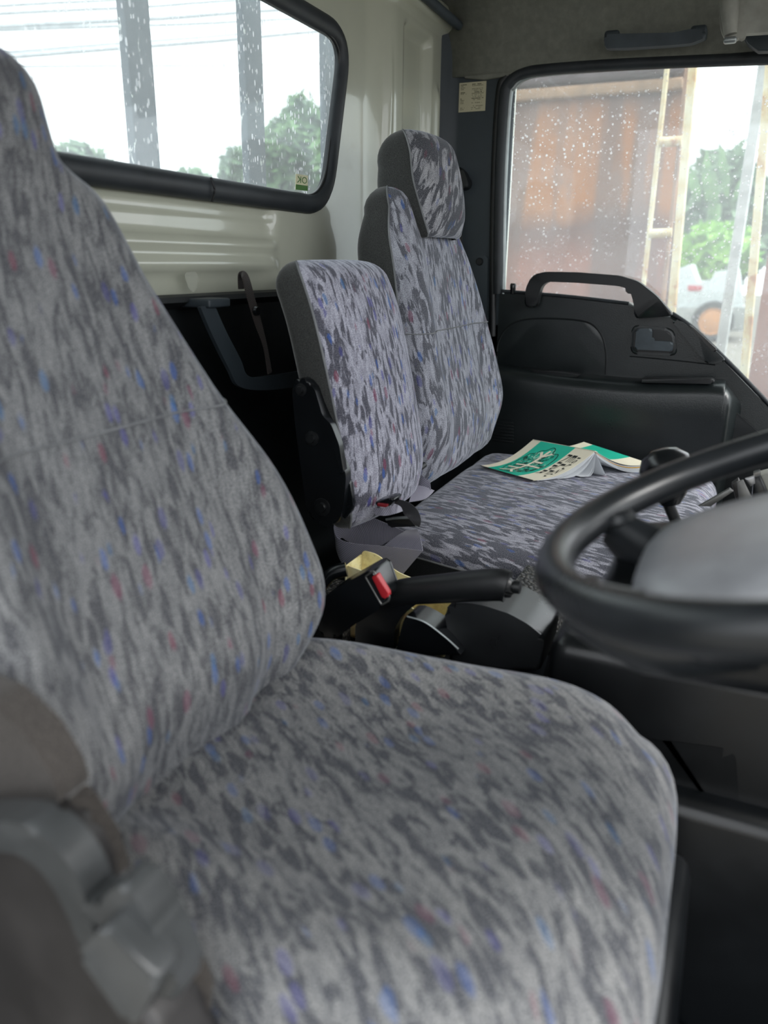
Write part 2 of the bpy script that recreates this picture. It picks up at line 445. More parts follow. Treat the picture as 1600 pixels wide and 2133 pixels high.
X0, X1 = 0.0, 1.93
for j in range(nz+1):
    for i in range(nx+1):
        x = X0+(X1-X0)*i/nx; z = WZ0+(WZ1-WZ0)*j/nz; vs.append((x, wall_h(x, z), z))
for j in range(nz):
    for i in range(nx):
        x = X0+(X1-X0)*(i+.5)/nx; z = WZ0+(WZ1-WZ0)*(j+.5)/nz
        if not in_loop(x, z, rw_loop): a = j*(nx+1)+i; fs.append((a, a+1, a+nx+2, a+nx+1))
wme = mesh('wall_rear', vs, fs, ang=80)
wr = link('wall_rear', wme, M['paint'], kind='structure')
tag(wr, 'cream painted pressed steel rear wall of the cab with ribs under the window')
so = wr.modifiers.new('thick', 'SOLIDIFY'); so.thickness = 0.004; so.offset = 1
# rear window: seal and pane
w1 = empty('window_1', (0.8, RY, 1.1), kind='structure')
seal_path = [Vector(p)+Vector((0, -0.002, 0)) for p in rw_loop]
link('window_seal', tube('window_seal', seal_path, 0.0165, 12, True, 1.0, 0.75, Vector((0, 1, 0))), M['rubber'], w1)
cen = Vector((0.8, RY, 1.09))
inner = [cen+(Vector(p)-cen)*1.0 for p in rw_loop]
link('window_lip', tube('window_lip', [cen+(Vector(p)-cen)*Vector((0.982, 1, 0.93)) if False else Vector((cen.x+(p.x-cen.x)*0.98, RY-0.004, cen.z+(p.z-cen.z)*0.92)) for p in rw_loop], 0.004, 8, True, 1, 1, Vector((0, 1, 0))), M['black'], w1)
link('pane', plate('pane', [Vector((p.x, RY+0.006, p.z)) for p in rw_loop], (0, 0.004, 0), 0), M['glass_rear'], w1)
jx = at(443, 395, y=RY-0.015)
link('seal_joint', tube('seal_joint', cr([(jx.x, RY-0.013, jx.z+0.016), (jx.x, RY-0.0185, jx.z), (jx.x, RY-0.013, jx.z-0.016)], 4), 0.0016, 6), M['black'], w1)

# ---- dark lower rear panel with shelf lip
lr = empty('trim_1', (0.9, 0.75, 0.5), kind='structure')
prof = [(0.700, 0.806), (0.690, 0.803), (0.688, 0.796), (0.700, 0.790), (0.716, 0.785), (0.720, 0.70), (0.735, 0.64), (0.74, 0.40), (0.74, 0.05)]
vs = []; fs = []
for x in (0.0, 1.93):
    for (y, z) in prof: vs.append((x, y, z))
n = len(prof)
for k in range(n-1): fs.append((k, k+1, n+k+1, n+k))
link('rear_panel', mesh('rear_panel', vs, fs, ang=30), M['door_dark'], lr)
link('panel_step', box('panel_step', (0.60, 0.705, 0.745), (0.48, 0.05, 0.075), 0.012), M['grey_plastic'], lr)

# ---- ceiling : headliner with drop at the side
vs = []; fs = []
cprof = [(0.0, 1.45), (0.4, 1.455), (1.0, 1.455), (1.55, 1.45), (1.70, 1.435), (1.80, 1.41), (1.865, 1.37), (1.888, 1.32), (1.892, 1.255)]
ysec = [RY-0.018, 0.55, 0.3, 0.0, -0.4, -0.8, -0.95]
cp = cr([(x, 0, z) for x, z in cprof], 6)
for y in ysec:
    for p in cp: vs.append((p.x, y, p.z-(0.05 if False else 0)))
n = len(cp)
for j in range(len(ysec)-1):
    for k in range(n-1): fs.append((j*n+k, j*n+k+1, (j+1)*n+k+1, (j+1)*n+k))
ceil_ = link('ceiling', mesh('ceiling', vs, fs, ang=80), M['lining'], kind='structure')
so = ceil_.modifiers.new('thick', 'SOLIDIFY'); so.thickness = 0.012; so.offset = 1
# rear edge of the headliner closing down to the wall rail
vs = []; fs = []
rp = [(RY-0.018, 1.0), (RY-0.04, 0.55), (RY-0.030, 0.25), (RY-0.012, 0.0)]
for i in range(60):
    x = 1.93*i/59; zc_ = min(1.45, 1.45-max(0, x-1.6)**1.5*0.5)
    for (y, tt) in rp: vs.append((x, y, 1.366+(zc_-1.366)*tt))
for i in range(59):
    for k in range(3): fs.append((i*4+k, i*4+k+1, (i+1)*4+k+1, (i+1)*4+k))
link('trim_2', mesh('trim_2', vs, fs), M['rail'], kind='structure')
link('trim_3', tube('trim_3', [(0, RY-0.035, 1.367), (1.5, RY-0.035, 1.367), (1.60, RY-0.05, 1.366), (1.87, RY-0.065, 1.352)], 0.010, 8), M['rail'], kind='structure')

# ---- passenger side: B pillar trim
YB = at(1040, 560, x=DX).y      # rear edge of the door opening
pil = empty('trim_4', (DX, 0.62, 0.8), kind='structure')
vs = []; fs = []
pp = [(1.868, 0.702), (1.872, 0.692), (1.886, 0.680), (1.8985, 0.668), (1.900, 0.658), (1.900, 0.61), (1.900, YB-0.004), (1.915, YB-0.012)]
for z in [0.02+i*(1.36-0.02)/20 for i in range(21)]:
    for (x, y) in pp: vs.append((x, y, z))
n = len(pp)
for j in range(20):
    for k in range(n-1): fs.append((j*n+k, j*n+k+1, (j+1)*n+k+1, (j+1)*n+k))
link('pillar_cover', mesh('pillar_cover', vs, fs, ang=50), M['pillar'], pil)
lp = [at(u, v, x=DX-0.004) for u, v in [(960, 532), (1017, 532), (1014, 640), (985, 780), (950, 780)]]
link('lower_pillar_cover', plate('lower_pillar_cover', rounded(lp, 0.008, 4), (0.012, 0, 0), 0.004), M['pillar'], pil)
p = at(999, 545, x=DX-0.006)
link('screw', lathe('screw', [(0.0, -0.003), (0.007, -0.003), (0.009, 0.0), (0.009, 0.004)], p, (1, 0, 0), 20), M['black'], pil)
# headliner lower tab beside the pillar
tab = [at(u, v, x=DX-0.008) for u, v in [(948, 60), (950, 130), (968, 163), (1010, 166), (1060, 158), (1110, 138), (1250, 122), (1250, 60)]]
link('trim_5', plate('trim_5', tab, (0.01, 0, 0), 0.003), M['lining'], kind='structure')
# body side outside of trims (closes light leaks)
link('wall_left', plate('wall_left', [(DX+0.03, YB-0.005, -0.1), (DX+0.03, 0.76, -0.1), (DX+0.03, 0.76, 1.47), (DX+0.03, YB-0.005, 1.47)], (0.02, 0, 0), 0), M['paint'], kind='structure')

# sticker on the pillar
def text_mesh(name, s, size, extr=0.0):
    cu = bpy.data.curves.new(name, 'FONT'); cu.body = s; cu.size = size; cu.extrude = extr; cu.align_x = 'LEFT'; cu.resolution_u = 3
    o = bpy.data.objects.new(name, cu); C.objects.link(o)
    dg = bpy.context.evaluated_depsgraph_get(); me = bpy.data.meshes.new_from_object(o.evaluated_get(dg))
    bpy.data.objects.remove(o); return me
stq = [at(u, v, x=DX-0.003) for u, v in [(957, 173), (1013, 170), (1011, 231), (957, 234)]]
yA, yB_, zA, zB = stq[0].y, stq[1].y, stq[0].z, stq[3].z
stk = link('sticker', box('sticker', (DX-0.0015, (yA+yB_)/2, (zA+zB)/2), (0.0012, abs(yA-yB_), abs(zA-zB)), 0.0), None,
           label='small cream data sticker with dark printed lines on the pillar beside the door', cat='sticker')
M['sticker'] = plastic('sticker_paper', S(196, 190, 162), 0.5, 0.3, 0.0, var=0.05)
M['ink'] = plastic('dark_ink', S(60, 56, 42), 0.6, 0.2, 0.0)
stk.data.materials.append(M['sticker'])
random.seed(4)
bmk = bmesh.new()
W_ = abs(yA-yB_); H_ = abs(zA-zB)
rows = 17
for r in range(rows):
    z = zA-H_*(0.06+0.9*r/rows); big = r in (0, 5, 9)
    for (a, b) in ((0.06, 0.30), (0.48, 0.94)):
        if random.random() < 0.2: continue
        x = a
        bb = b-random.random()*0.12
        while x < bb:
            wd = random.uniform(0.012, 0.05)
            if random.random() < 0.82:
                y0 = yA-W_*x; y1 = yA-W_*min(x+wd, bb); h = H_*(0.030 if big else 0.019)
                q = [bmk.verts.new((DX-0.0023, yy, zz)) for yy, zz in ((y0, z), (y1, z), (y1, z-h), (y0, z-h))]
                bmk.faces.new(q)
            x += wd+0.012
link('printed_lines', frombm('printed_lines', bmk), M['ink'], stk)

# ---- passenger door
dr = empty('door_1', (DX, 0.1, 0.0), kind='structure')
yS = lambda u, v: at(u, v, x=DX)
sill = [(1020, 600), (1048, 604), (1310, 630), (1345, 655), (1400, 658), (1440, 690), (1512, 757), (1600, 848), (1690, 945)]
up = [at(u, v, x=DX) for u, v in sill]
low = [at(1690, 1150, x=DX), Vector((DX, up[-1].y, 0.0)), Vector((DX, YB+0.0, 0.0)), at(1010, 800, x=DX), at(1018, 680, x=DX)]
link('door_panel', plate('door_panel', up+low, (0.04, 0, 0), 0.006), M['door'], dr)
# lower bulge (armrest pocket front)
ledge = [at(u, v, x=DX-0.05) for u, v in [(1008, 763), (1105, 774), (1200, 786), (1330, 797), (1492, 799), (1512, 810), (1530, 832), (1545, 852)]]
lc = cr(ledge, 6); pf = [(0.0, 0.004), (0.030, 0.002), (0.044, 0.0), (0.054, -0.005), (0.062, -0.014), (0.066, -0.028), (0.064, -0.07), (0.056, -0.16), (0.050, -0.30), (0.050, -0.70)]
vs = []; fs = []
for i, p in enumerate(lc):
    e = 1-sst(len(lc)-11, len(lc)-1, i)
    for (dx, dz) in pf: vs.append((DX-dx*(0.05+0.95*e), p.y, p.z+dz))
n = len(pf)
for i in range(len(lc)-1):
    for k in range(n-1): fs.append((i*n+k, i*n+k+1, (i+1)*n+k+1, (i+1)*n+k))
link('pocket', mesh('pocket', vs, fs, ang=80), M['door'], dr, label='raised map pocket moulding')
link('pocket_front', plate('pocket_front', rounded([at(u, v, x=DX-0.02) for u, v in [(1405, 905), (1450, 880), (1530, 855), (1600, 920), (1700, 1010), (1700, 1160), (1405, 1160)]], 0.01, 3), (0.04, 0, 0), 0.008), M['door_dark'], dr)
# armrest grip ledge
link('grip_ledge', plate('grip_ledge', rounded([at(u, v, x=DX-0.060) for u, v in [(1335, 789), (1484, 789), (1490, 795), (1484, 800), (1335, 798)]], 0.004, 3), (0.03, 0, 0), 0.002), M['black'], dr)
link('pocket_slot', plate('pocket_slot', rounded([at(u, v, x=DX-0.047) for u, v in [(1105, 770), (1170, 774), (1210, 780), (1200, 786), (1110, 778)]], 0.003, 3), (0.02, 0, 0), 0.001), M['black'], dr)
# pressed arch in the upper panel
arch = [at(u, v, x=DX-0.001) for u, v in [(1034, 765), (1038, 715), (1060, 680), (1105, 664), (1210, 668), (1248, 690), (1262, 730), (1262, 780)]]
link('arch_groove', tube('arch_groove', cr(arch, 6), 0.0022, 6), M['door_dark'], dr)
link('arch_pad', plate('arch_pad', cr(arch, 5)+[at(1262, 785, x=DX-0.001), at(1034, 768, x=DX-0.001)], (0.004, 0, 0), 0.002), M['door'], dr)
# latch recess and lever
lrx = DX-0.006
lat = empty('latch_bezel', (0, 0, 0)); lat.parent = dr; lat.matrix_parent_inverse = Matrix.Translation(-absloc(dr))
def L2(name, px, x, d, m, bev=0.003, r=0.012, parent=None):
    return link(name, plate(name, rounded([at(u, v, x=x) for u, v in px], r, 5), (d, 0, 0), bev), m, parent or dr)
bpy.data.objects.remove(lat)
bez = L2('latch_bezel', [(1316, 676), (1404, 684), (1412, 742), (1312, 738)], DX-0.008, 0.02, M['door'], 0.004, 0.018)
cup = L2('latch_cup', [(1322, 682), (1398, 690), (1405, 737), (1318, 733)], DX-0.0095, 0.01, M['black'], 0.001, 0.014, bez)
L2('latch_lever', [(1326, 685), (1358, 685), (1357, 710), (1402, 713), (1401, 732), (1322, 728)], DX-0.030, 0.014, M['rail'], 0.004, 0.006, bez)
# front triangular trim with slot
tri = L2('mirror_trim', [(1398, 668), (1418, 668), (1448, 690), (1514, 752), (1494, 758), (1470, 757)], DX-0.012, 0.02, M['door'], 0.004, 0.01)
L2('trim_slot', [(1434, 676), (1442, 680), (1494, 728), (1490, 734), (1482, 730)], DX-0.014, 0.01, M['gloss'], 0.001, 0.005, tri)
gr = [at(u, v, x=DX-0.0005) for u, v in [(1300, 752), (1310, 748), (1494, 760)]]
link('panel_groove', tube('panel_groove', cr([at(u, v, x=DX-0.0005) for u, v in [(1312, 742), (1400, 750), (1490, 760)]], 4), 0.0016, 6), M['door_dark'], dr)
# lock knob
kp = at(1068, 612, x=DX-0.004)
link('lock_knob', lathe('lock_knob', [(0.006, 0), (0.007, 0.012), (0.0075, 0.020), (0.006, 0.024), (0.0, 0.0245)], kp, (0, 0, 1), 16), M['gloss'], dr)
# speaker grille low at the rear
for i in range(9):
    a = at(1024, 866+i*6.5, x=DX-0.068); b = at(1072, 867+i*6.6, x=DX-0.047)
    link('grille_slat', box('grille_slat', ((a+b)/2), (0.004, abs(a.y-b.y), 0.0035), 0.001), M['door_dark'], dr)
# grab handle on door top
hx = DX-0.035
hpx = [(1100, 640), (1104, 606), (1114, 583), (1135, 576), (1180, 576), (1240, 579), (1290, 584), (1322, 596), (1338, 616), (1348, 645), (1355, 662)]
outer_px = [(1092, 640), (1095, 600), (1108, 573), (1135, 566), (1200, 567), (1290, 574), (1330, 586), (1368, 616), (1404, 658), (1322, 664), (1320, 632), (1312, 603), (1290, 596), (1200, 589), (1140, 587), (1128, 596), (1122, 615), (1118, 641)]
gh = plate('grab_handle', rounded([at(u, v, x=hx-0.012) for u, v in outer_px], 0.010, 5), (0.028, 0, 0), 0.006, 4, 70)
ghp = link('grab_handle', gh, M['black'], dr, label='black arched grab handle')
for (u, v) in ((1106, 628),):
    a = at(u, v, x=hx+0.014); link('handle_foot', box('handle_foot', (a.x+0.016, a.y, a.z), (0.036, 0.020, 0.022), 0.006), M['black'], ghp)
# window frame: seal strip and pane
go = [(1046, 606), (1050, 400), (1064, 190), (1085, 155), (1130, 146), (1300, 134), (1600, 122), (1760, 118), (1790, 1040)]
gpts = [at(u, v, x=DX+0.01) for u, v in go]
fr_in = rounded([at(u, v, x=DX+0.012) for u, v in [(1048, 612), (1060, 162), (1700, 122), (1760, 1020), (1512, 762), (1405, 660), (1310, 634)]], [0.01, 0.055, 0.04, 0.02, 0.02, 0.02, 0.01], 8)
link('pane', plate('pane', fr_in, (0.004, 0, 0), 0), M['glass_door'], dr)
strip = cr([at(u, v, x=DX+0.0) for u, v in [(1037, 612), (1040, 400), (1049, 215), (1062, 172), (1095, 151), (1150, 143), (1300, 133), (1600, 121), (1780, 116)]], 8)
link('door_seal', tube('door_seal', strip, 0.0125, 10, False, 1, 1, Vector((1, 0, 0))), M['rubber'], dr)
strip2 = cr([at(u, v, x=DX+0.004) for u, v in [(1048, 612), (1051, 400), (1061, 215), (1071, 182), (1098, 161), (1150, 152), (1300, 141), (1600, 127), (1780, 122)]], 8)
link('glass_run', tube('glass_run', strip2, 0.0062, 8, False, 1, 1, Vector((1, 0, 0))), M['chrome'], dr)
strip3 = cr([at(u, v, x=DX+0.002) for u, v in [(1026, 700), (1030, 400), (1040, 205), (1055, 160), (1092, 137), (1150, 129), (1300, 119), (1600, 108), (1780, 104)]], 8)
link('frame_trim', tube('frame_trim', strip3, 0.010, 8, False, 1, 1, Vector((1, 0, 0))), M['black'], dr)
strip4 = cr([at(u, v, x=DX-0.004) for u, v in [(1046, 606), (1180, 617), (1310, 632)]], 8)
link('sill_seal', tube('sill_seal', strip4, 0.004, 8), M['rubber'], dr)
strip5 = cr([at(u, v, x=DX+0.006) for u, v in [(1400, 653), (1444, 684), (1514, 751), (1600, 840), (1690, 938)]], 6)
link('sill_edge', tube('sill_edge', strip5, 0.005, 8), M['rubber'], dr)
# header over the door
link('trim_6', box('trim_6', (DX+0.03, -0.15, 1.33), (0.05, 1.6, 0.13), 0.01), M['pillar'], kind='structure')
# pillar at windscreen + front shell
link('trim_7', plate('trim_7', [(DX+0.02, -0.72, 1.4), (DX+0.02, -0.80, 1.4), (DX+0.02, -0.98, 0.6), (DX+0.02, -0.88, 0.6)], (0.05, 0, 0), 0.01), M['pillar'], kind='structure')
link('wall_front', box('wall_front', (0.95, -1.0, 0.25), (1.95, 0.04, 0.75), 0.01), M['door_dark'], kind='structure')

# ---- floor, tunnel, engine cover, driver side shell
link('floor', box('floor', (0.97, -0.13, -0.02), (1.94, 1.76, 0.04), 0.0), M['floor'], kind='structure')
link('wall_right', box('wall_right', (0.02, 0.62, 0.70), (0.03, 0.24, 1.48), 0.01), M['pillar'], kind='structure')
link('trim_8', box('trim_8', (0.06, -0.15, 1.43), (0.09, 1.6, 0.06), 0.01), M['pillar'], kind='structure')
# dashboard
ds = empty('dashboard', (1.0, -0.8, 0.6), label='dark grey plastic dashboard under the windscreen in front of the seats', cat='dashboard')
link('dash_body', hexa('dash_body', [(0.08, -0.97, 0.30), (1.86, -0.97, 0.30), (1.86, -0.60, 0.34), (0.08, -0.60, 0.34),
                                   (0.08, -0.97, 0.74), (1.86, -0.97, 0.74), (1.86, -0.62, 0.68), (0.08, -0.62, 0.68)], 0.03, 4), M['door'], ds)
# engine cover / doghouse between and under the seats
ec = empty('engine_cover', (0.9, 0.1, 0.0), label='black moulded engine cover between the seats, with a rounded ledge under the steering wheel', cat='engine cover')
link('cover_top', hexa('cover_top', [(0.76, -0.15, 0.0), (1.08, -0.15, 0.0), (1.08, 0.70, 0.0), (0.76, 0.70, 0.0),
                                     (0.77, -0.13, 0.30), (1.07, -0.13, 0.30), (1.07, 0.70, 0.31), (0.77, 0.70, 0.31)], 0.02, 4), M['engine'], ec)
link('cover_step', hexa('cover_step', [(0.88, -0.58, 0.0), (1.6, -0.58, 0.0), (1.6, -0.10, 0.0), (0.88, -0.10, 0.0),
                                       (0.90, -0.56, 0.30), (1.6, -0.56, 0.30), (1.6, -0.10, 0.30), (0.90, -0.10, 0.30)], 0.025, 4), M['engine'], ec)
# seat plinths
link('trim_9', box('trim_9', (1.46, 0.22, 0.16), (0.74, 0.50, 0.32), 0.02), M['velour_dark'], kind='structure')
link('trim_10', box('trim_10', (0.51, 0.22, 0.15), (0.40, 0.50, 0.29), 0.02), M['engine'], kind='structure')

# ================================================================== SEATS
def pad_grid(rows, K=72, m=4.0, wr_amp=0.0, wr_f=9.0, seed=0.0):
    """rows: dict(c front centre, n front normal, w half width, t thickness, bul bulge, bol bolster, lat lateral dir)"""
    G = []
    for r in rows:
        c = Vector(r['c']); nn = Vector(r['n']).normalized(); lat = Vector(r.get('lat', (1, 0, 0))).normalized()
        w_, t_ = r['w'], r['t']; bul = r.get('bul', 0.0); bol = r.get('bol', 0.0); e = 2/r.get('m', m); ring_ = []
        for k in range(K):
            th = 2*pi*(k+0.5)/K-pi/2      # starts at the back centre, goes round
            cx, sx = cos(th), sin(th)
            x = w_*math.copysign(abs(cx)**e, cx); d = t_/2*math.copysign(abs(sx)**e, sx)
            q = x/max(w_, 1e-6); fr = max(0.0, sx)**0.5 if sx > 0 else 0
            d += fr*(bul*(1-q*q)+bol*sst(0.45, 0.8, abs(q))*(1-sst(0.9, 1.0, abs(q))))
            p = c-nn*(t_/2)+lat*x+nn*d
            if wr_amp and sx > 0:
                nv = noise.noise(Vector((p.x*wr_f+seed, p.y*wr_f*0.7, p.z*wr_f*0.45)))
                p = p+nn*nv*wr_amp*r.get('wr', 1.0)
            ring_.append(p)
        G.append(ring_)
    return G

def grid_mesh(name, G, cols, rws, cap=False, flip=False):
    vs = []; uv = []; nC = len(cols); mid = nC//2
    L = 0
    for a, i in enumerate(rws):
        if a: L += (G[i][cols[mid]]-G[rws[a-1]][cols[mid]]).length
        us = [0]
        for b in range(1, nC): us.append(us[-1]+(G[i][cols[b]]-G[i][cols[b-1]]).length)
        for b in range(nC): vs.append(G[i][cols[b]]); uv.append((us[b]-us[mid], L))
    fs = []
    for a in range(len(rws)-1):
        for b in range(nC-1):
            fs.append((a*nC+b, a*nC+b+1, (a+1)*nC+b+1, (a+1)*nC+b))
    return mesh(name, vs, fs, ang=70, uvs=uv)

def caps(rows, r0, r1, n=6, f0=1.0, f1=1.0):
    """rounded ends: r0 at the first row, r1 at the last"""
    def mk(r, base, nxt, f):
        out = []; d = (Vector(base['c'])-Vector(nxt['c'])).normalized(); nn = Vector(base['n']).normalized()
        for k in range(1, n+1):
            ph = pi/2*k/n; s = sin(ph)*r; q = r*(1-cos(ph))
            row = dict(base); w_ = base['w']-q*f; t_ = max(base['t']-2*min(q, base['t']*0.5*0.97), 0.002)
            row['c'] = Vector(base['c'])+d*s-nn*((base['t']-t_)/2); row['w'] = max(w_, 0.005); row['t'] = t_
            row['bul'] = base.get('bul', 0)*cos(ph); row['bol'] = base.get('bol', 0)*cos(ph); out.append(row)
        return out
    a = mk(r0, rows[0], rows[1], f0)[::-1] if r0 else []
    b = mk(r1, rows[-1], rows[-2], f1) if r1 else []
    return a+rows+b

def interp_rows(rows, n=6):
    out = []; m = len(rows)
    for i in range(m-1):
        a, b, c, d = rows[max(i-1, 0)], rows[i], rows[i+1], rows[min(i+2, m-1)]
        for k in range(n):
            t = k/n; r = {}
            for key in b:
                if key in ('c', 'n', 'lat'):
                    p0, p1, p2, p3 = [Vector(z[key]) for z in (a, b, c, d)]
                else: p0, p1, p2, p3 = a[key], b[key], c[key], d[key]
                r[key] = 0.5*((p1*2)+(p2-p0)*t+(p0*2-p1*5+p2*4-p3)*t*t+(p1*3-p0-p2*3+p3)*t**3)
            out.append(r)
    out.append(dict(rows[-1])); return out

def pad(parent, name_face, name_side, G, K, split, mface, mside, piping=True):
    """face columns between split fractions; rest is the side"""
    k0 = int(K*split[0]); k1 = int(K*split[1]); rws = list(range(len(G)))
    cols = list(range(k0, k1+1)); oth = [k % K for k in range(k1, K+k0+1)]
    f = link(name_face, grid_mesh(name_face, G, cols, rws), mface, parent)
    s = link(name_side, grid_mesh(name_side, G, oth, rws), mside, parent)
    # close the ends
    for i in (0, len(G)-1):
        pass
    if piping:
        for k in (k0, k1):
            path = [G[i][k] for i in rws]
            link('piping', tube('piping', path[2:-2], 0.0017, 6), M['piping'], f)
    return f, s

# ---- driver seat -------------------------------------------------
def nrm(deg):  # front normal of a back leaning by deg from vertical
    a = radians(deg); return (0, -cos(a), sin(a))
drv = empty('driver_chair', (0.5, 0.3, 0.29), label='nearest seat, blurred grey driver seat with tall tapering patterned back behind the steering wheel', cat='seat')
XC = 0.485
back_rows = [
    dict(c=(XC, 0.392, 0.435), n=nrm(8), w=0.185, t=0.10, bul=0.012, bol=0.010, wr=2.4, m=4.0),
    dict(c=(XC, 0.378, 0.50), n=nrm(16), w=0.216, t=0.115, bul=0.010, bol=0.030, wr=2.0, m=4.0),
    dict(c=(XC, 0.402, 0.57), n=nrm(22), w=0.216, t=0.12, bul=0.008, bol=0.034, wr=1.0, m=4.0),
    dict(c=(XC, 0.434, 0.64), n=nrm(24), w=0.208, t=0.12, bul=0.008, bol=0.034, wr=0.8, m=3.8),
    dict(c=(XC, 0.478, 0.73), n=nrm(24), w=0.180, t=0.11, bul=0.008, bol=0.024, wr=0.6, m=3.6),
    dict(c=(XC, 0.518, 0.82), n=nrm(22), w=0.157, t=0.10, bul=0.008, bol=0.014, wr=0.6, m=3.4),
    dict(c=(XC, 0.543, 0.885), n=nrm(18), w=0.144, t=0.09, bul=0.008, bol=0.008, wr=0.6, m=3.2),
    dict(c=(XC, 0.550, 0.912), n=nrm(14), w=0.136, t=0.09, bul=0.008, bol=0.0, wr=0.6, m=3.0),
    dict(c=(XC, 0.554, 0.926), n=nrm(12), w=0.112, t=0.10, bul=0.010, bol=0.0, wr=0.5, m=3.0),
    dict(c=(XC, 0.556, 0.940), n=nrm(10), w=0.095, t=0.10, bul=0.012, bol=0.0, wr=0.5, m=3.0),
    dict(c=(XC, 0.566, 0.985), n=nrm(12), w=0.092, t=0.10, bul=0.012, bol=0.0, wr=0.5, m=3.0),
]
Kd = 96
G = pad_grid(caps(interp_rows(back_rows, 8), 0.03, 0.05, 8, 1.0, 1.1), Kd, 4.0, 0.006, 16)
pad(drv, 'backrest', 'backrest_side', G, Kd, (0.26, 0.74), M['fab_driver'], M['velour'], False)
# seam across the backrest
def face_line(G, row_of_k, ks): return [G[row_of_k(k)][k] for k in ks]
def seam_on(G, zz, k0, k1, lift=(0, -0.0012, 0)):
    out = []
    for k in range(k0, k1):
        for i in range(3, len(G)-1):
            a, b = G[i][k], G[i+1][k]
            if (a.z-zz(k))*(b.z-zz(k)) <= 0 and abs(a.z-b.z) > 1e-6:
                t = (zz(k)-a.z)/(b.z-a.z); out.append(a.lerp(b, t)+Vector(lift)); break
    return out
link('backrest_seam', tube('backrest_seam', seam_on(G, lambda k: 0.716+0.0*(k-48)**2, 30, 67), 0.0011, 6), M['piping'], drv)
# cushion
cr_rows = [
    dict(c=(0.50, 0.455, 0.440), n=(0, -0.10, 1), w=0.205, t=0.13, bul=0.004, bol=0.012, wr=1.0, m=4.5),
    dict(c=(0.507, 0.36, 0.445), n=(0, -0.06, 1), w=0.222, t=0.14, bul=0.000, bol=0.020, wr=1.2, m=4.2),
    dict(c=(0.512, 0.25, 0.440), n=(0, 0.02, 1), w=0.232, t=0.14, bul=0.000, bol=0.022, wr=1.2, m=4.2),
    dict(c=(0.512, 0.13, 0.448), n=(0, -0.02, 1), w=0.234, t=0.15, bul=0.004, bol=0.016, wr=1.0, m=4.2),
    dict(c=(0.508, 0.07, 0.450), n=(0, -0.10, 1), w=0.226, t=0.15, bul=0.008, bol=0.006, wr=0.8, m=4.0),
    dict(c=(0.498, 0.028, 0.444), n=(0, -0.35, 1), w=0.205, t=0.145, bul=0.008, bol=0.0, wr=0.6, m=3.6),
]
Gc = pad_grid(caps(interp_rows(cr_rows, 8), 0.03, 0.055, 8, 1.0, 1.3), Kd, 4.2, 0.006, 13, 3.0)
pad(drv, 'seat_cushion', 'cushion_side', Gc, Kd, (0.265, 0.71), M['fab_driver_c'], M['velour_warm'], False)
# recliner cover and lever on the near side
RX = 0.262
def px_plate(name, px, x, d, m, parent, bev=0.006, r=0.01):
    P = [at(u, v, x=x) for u, v in px]
    lp_ = cr(P, 5, True) if r == 'smooth' else rounded(P, r, 6)
    return link(name, plate(name, lp_, (d, 0, 0), bev, 5, 60), m, parent)
rc = px_plate('recliner_cover', [(-320, 1790), (-120, 1740), (20, 1735), (90, 1775), (140, 1860), (165, 1960), (245, 2060), (330, 2160), (360, 2320), (-50, 2320), (-320, 2100)], RX-0.022, 0.035, M['grey_plastic'], drv, 0.007, 'smooth')
px_plate('recliner_rim', [(-300, 1752), (-120, 1716), (20, 1712), (95, 1745), (160, 1830), (192, 1930), (200, 1985), (172, 1985), (150, 1930), (110, 1850), (60, 1795), (0, 1775), (-120, 1780), (-300, 1810)], RX-0.028, 0.02, M['grey_light'], rc, 0.005, 'smooth')
px_plate('recliner_lever', [(176, 1880), (200, 1892), (222, 1862), (240, 1850), (262, 1852), (295, 1895), (345, 1990), (372, 2070), (345, 2090), (310, 2040), (262, 1960), (235, 1930), (185, 1930)], RX-0.030, 0.022, M['grey_light'], drv, 0.005, 'smooth')
px_plate('lever_paddle', [(158, 1988), (214, 1930), (330, 2050), (285, 2133), (262, 2133)], RX-0.044, 0.020, M['grey_light'], rc, 0.005, 0.005)
px_plate('hinge_arm', [(-300, 1360), (-20, 1465), (60, 1540), (108, 1620), (124, 1672), (108, 1690), (150, 1790), (182, 1870), (160, 1880), (80, 1740), (0, 1700), (-300, 1730)], RX+0.006, 0.024, M['velour_warm'], drv, 0.008, 0.006)
px_plate('hinge_post', [(120, 1668), (146, 1684), (200, 1770), (226, 1850), (214, 1862), (186, 1800), (130, 1710)], RX+0.022, 0.02, M['velour_warm'], drv, 0.004, 0.004)
px_plate('side_skirt', [(250, 1890), (330, 1975), (400, 2080), (440, 2300), (330, 2300), (300, 2050)], RX+0.012, 0.02, M['velour_warm'], drv, 0.006, 0.01)

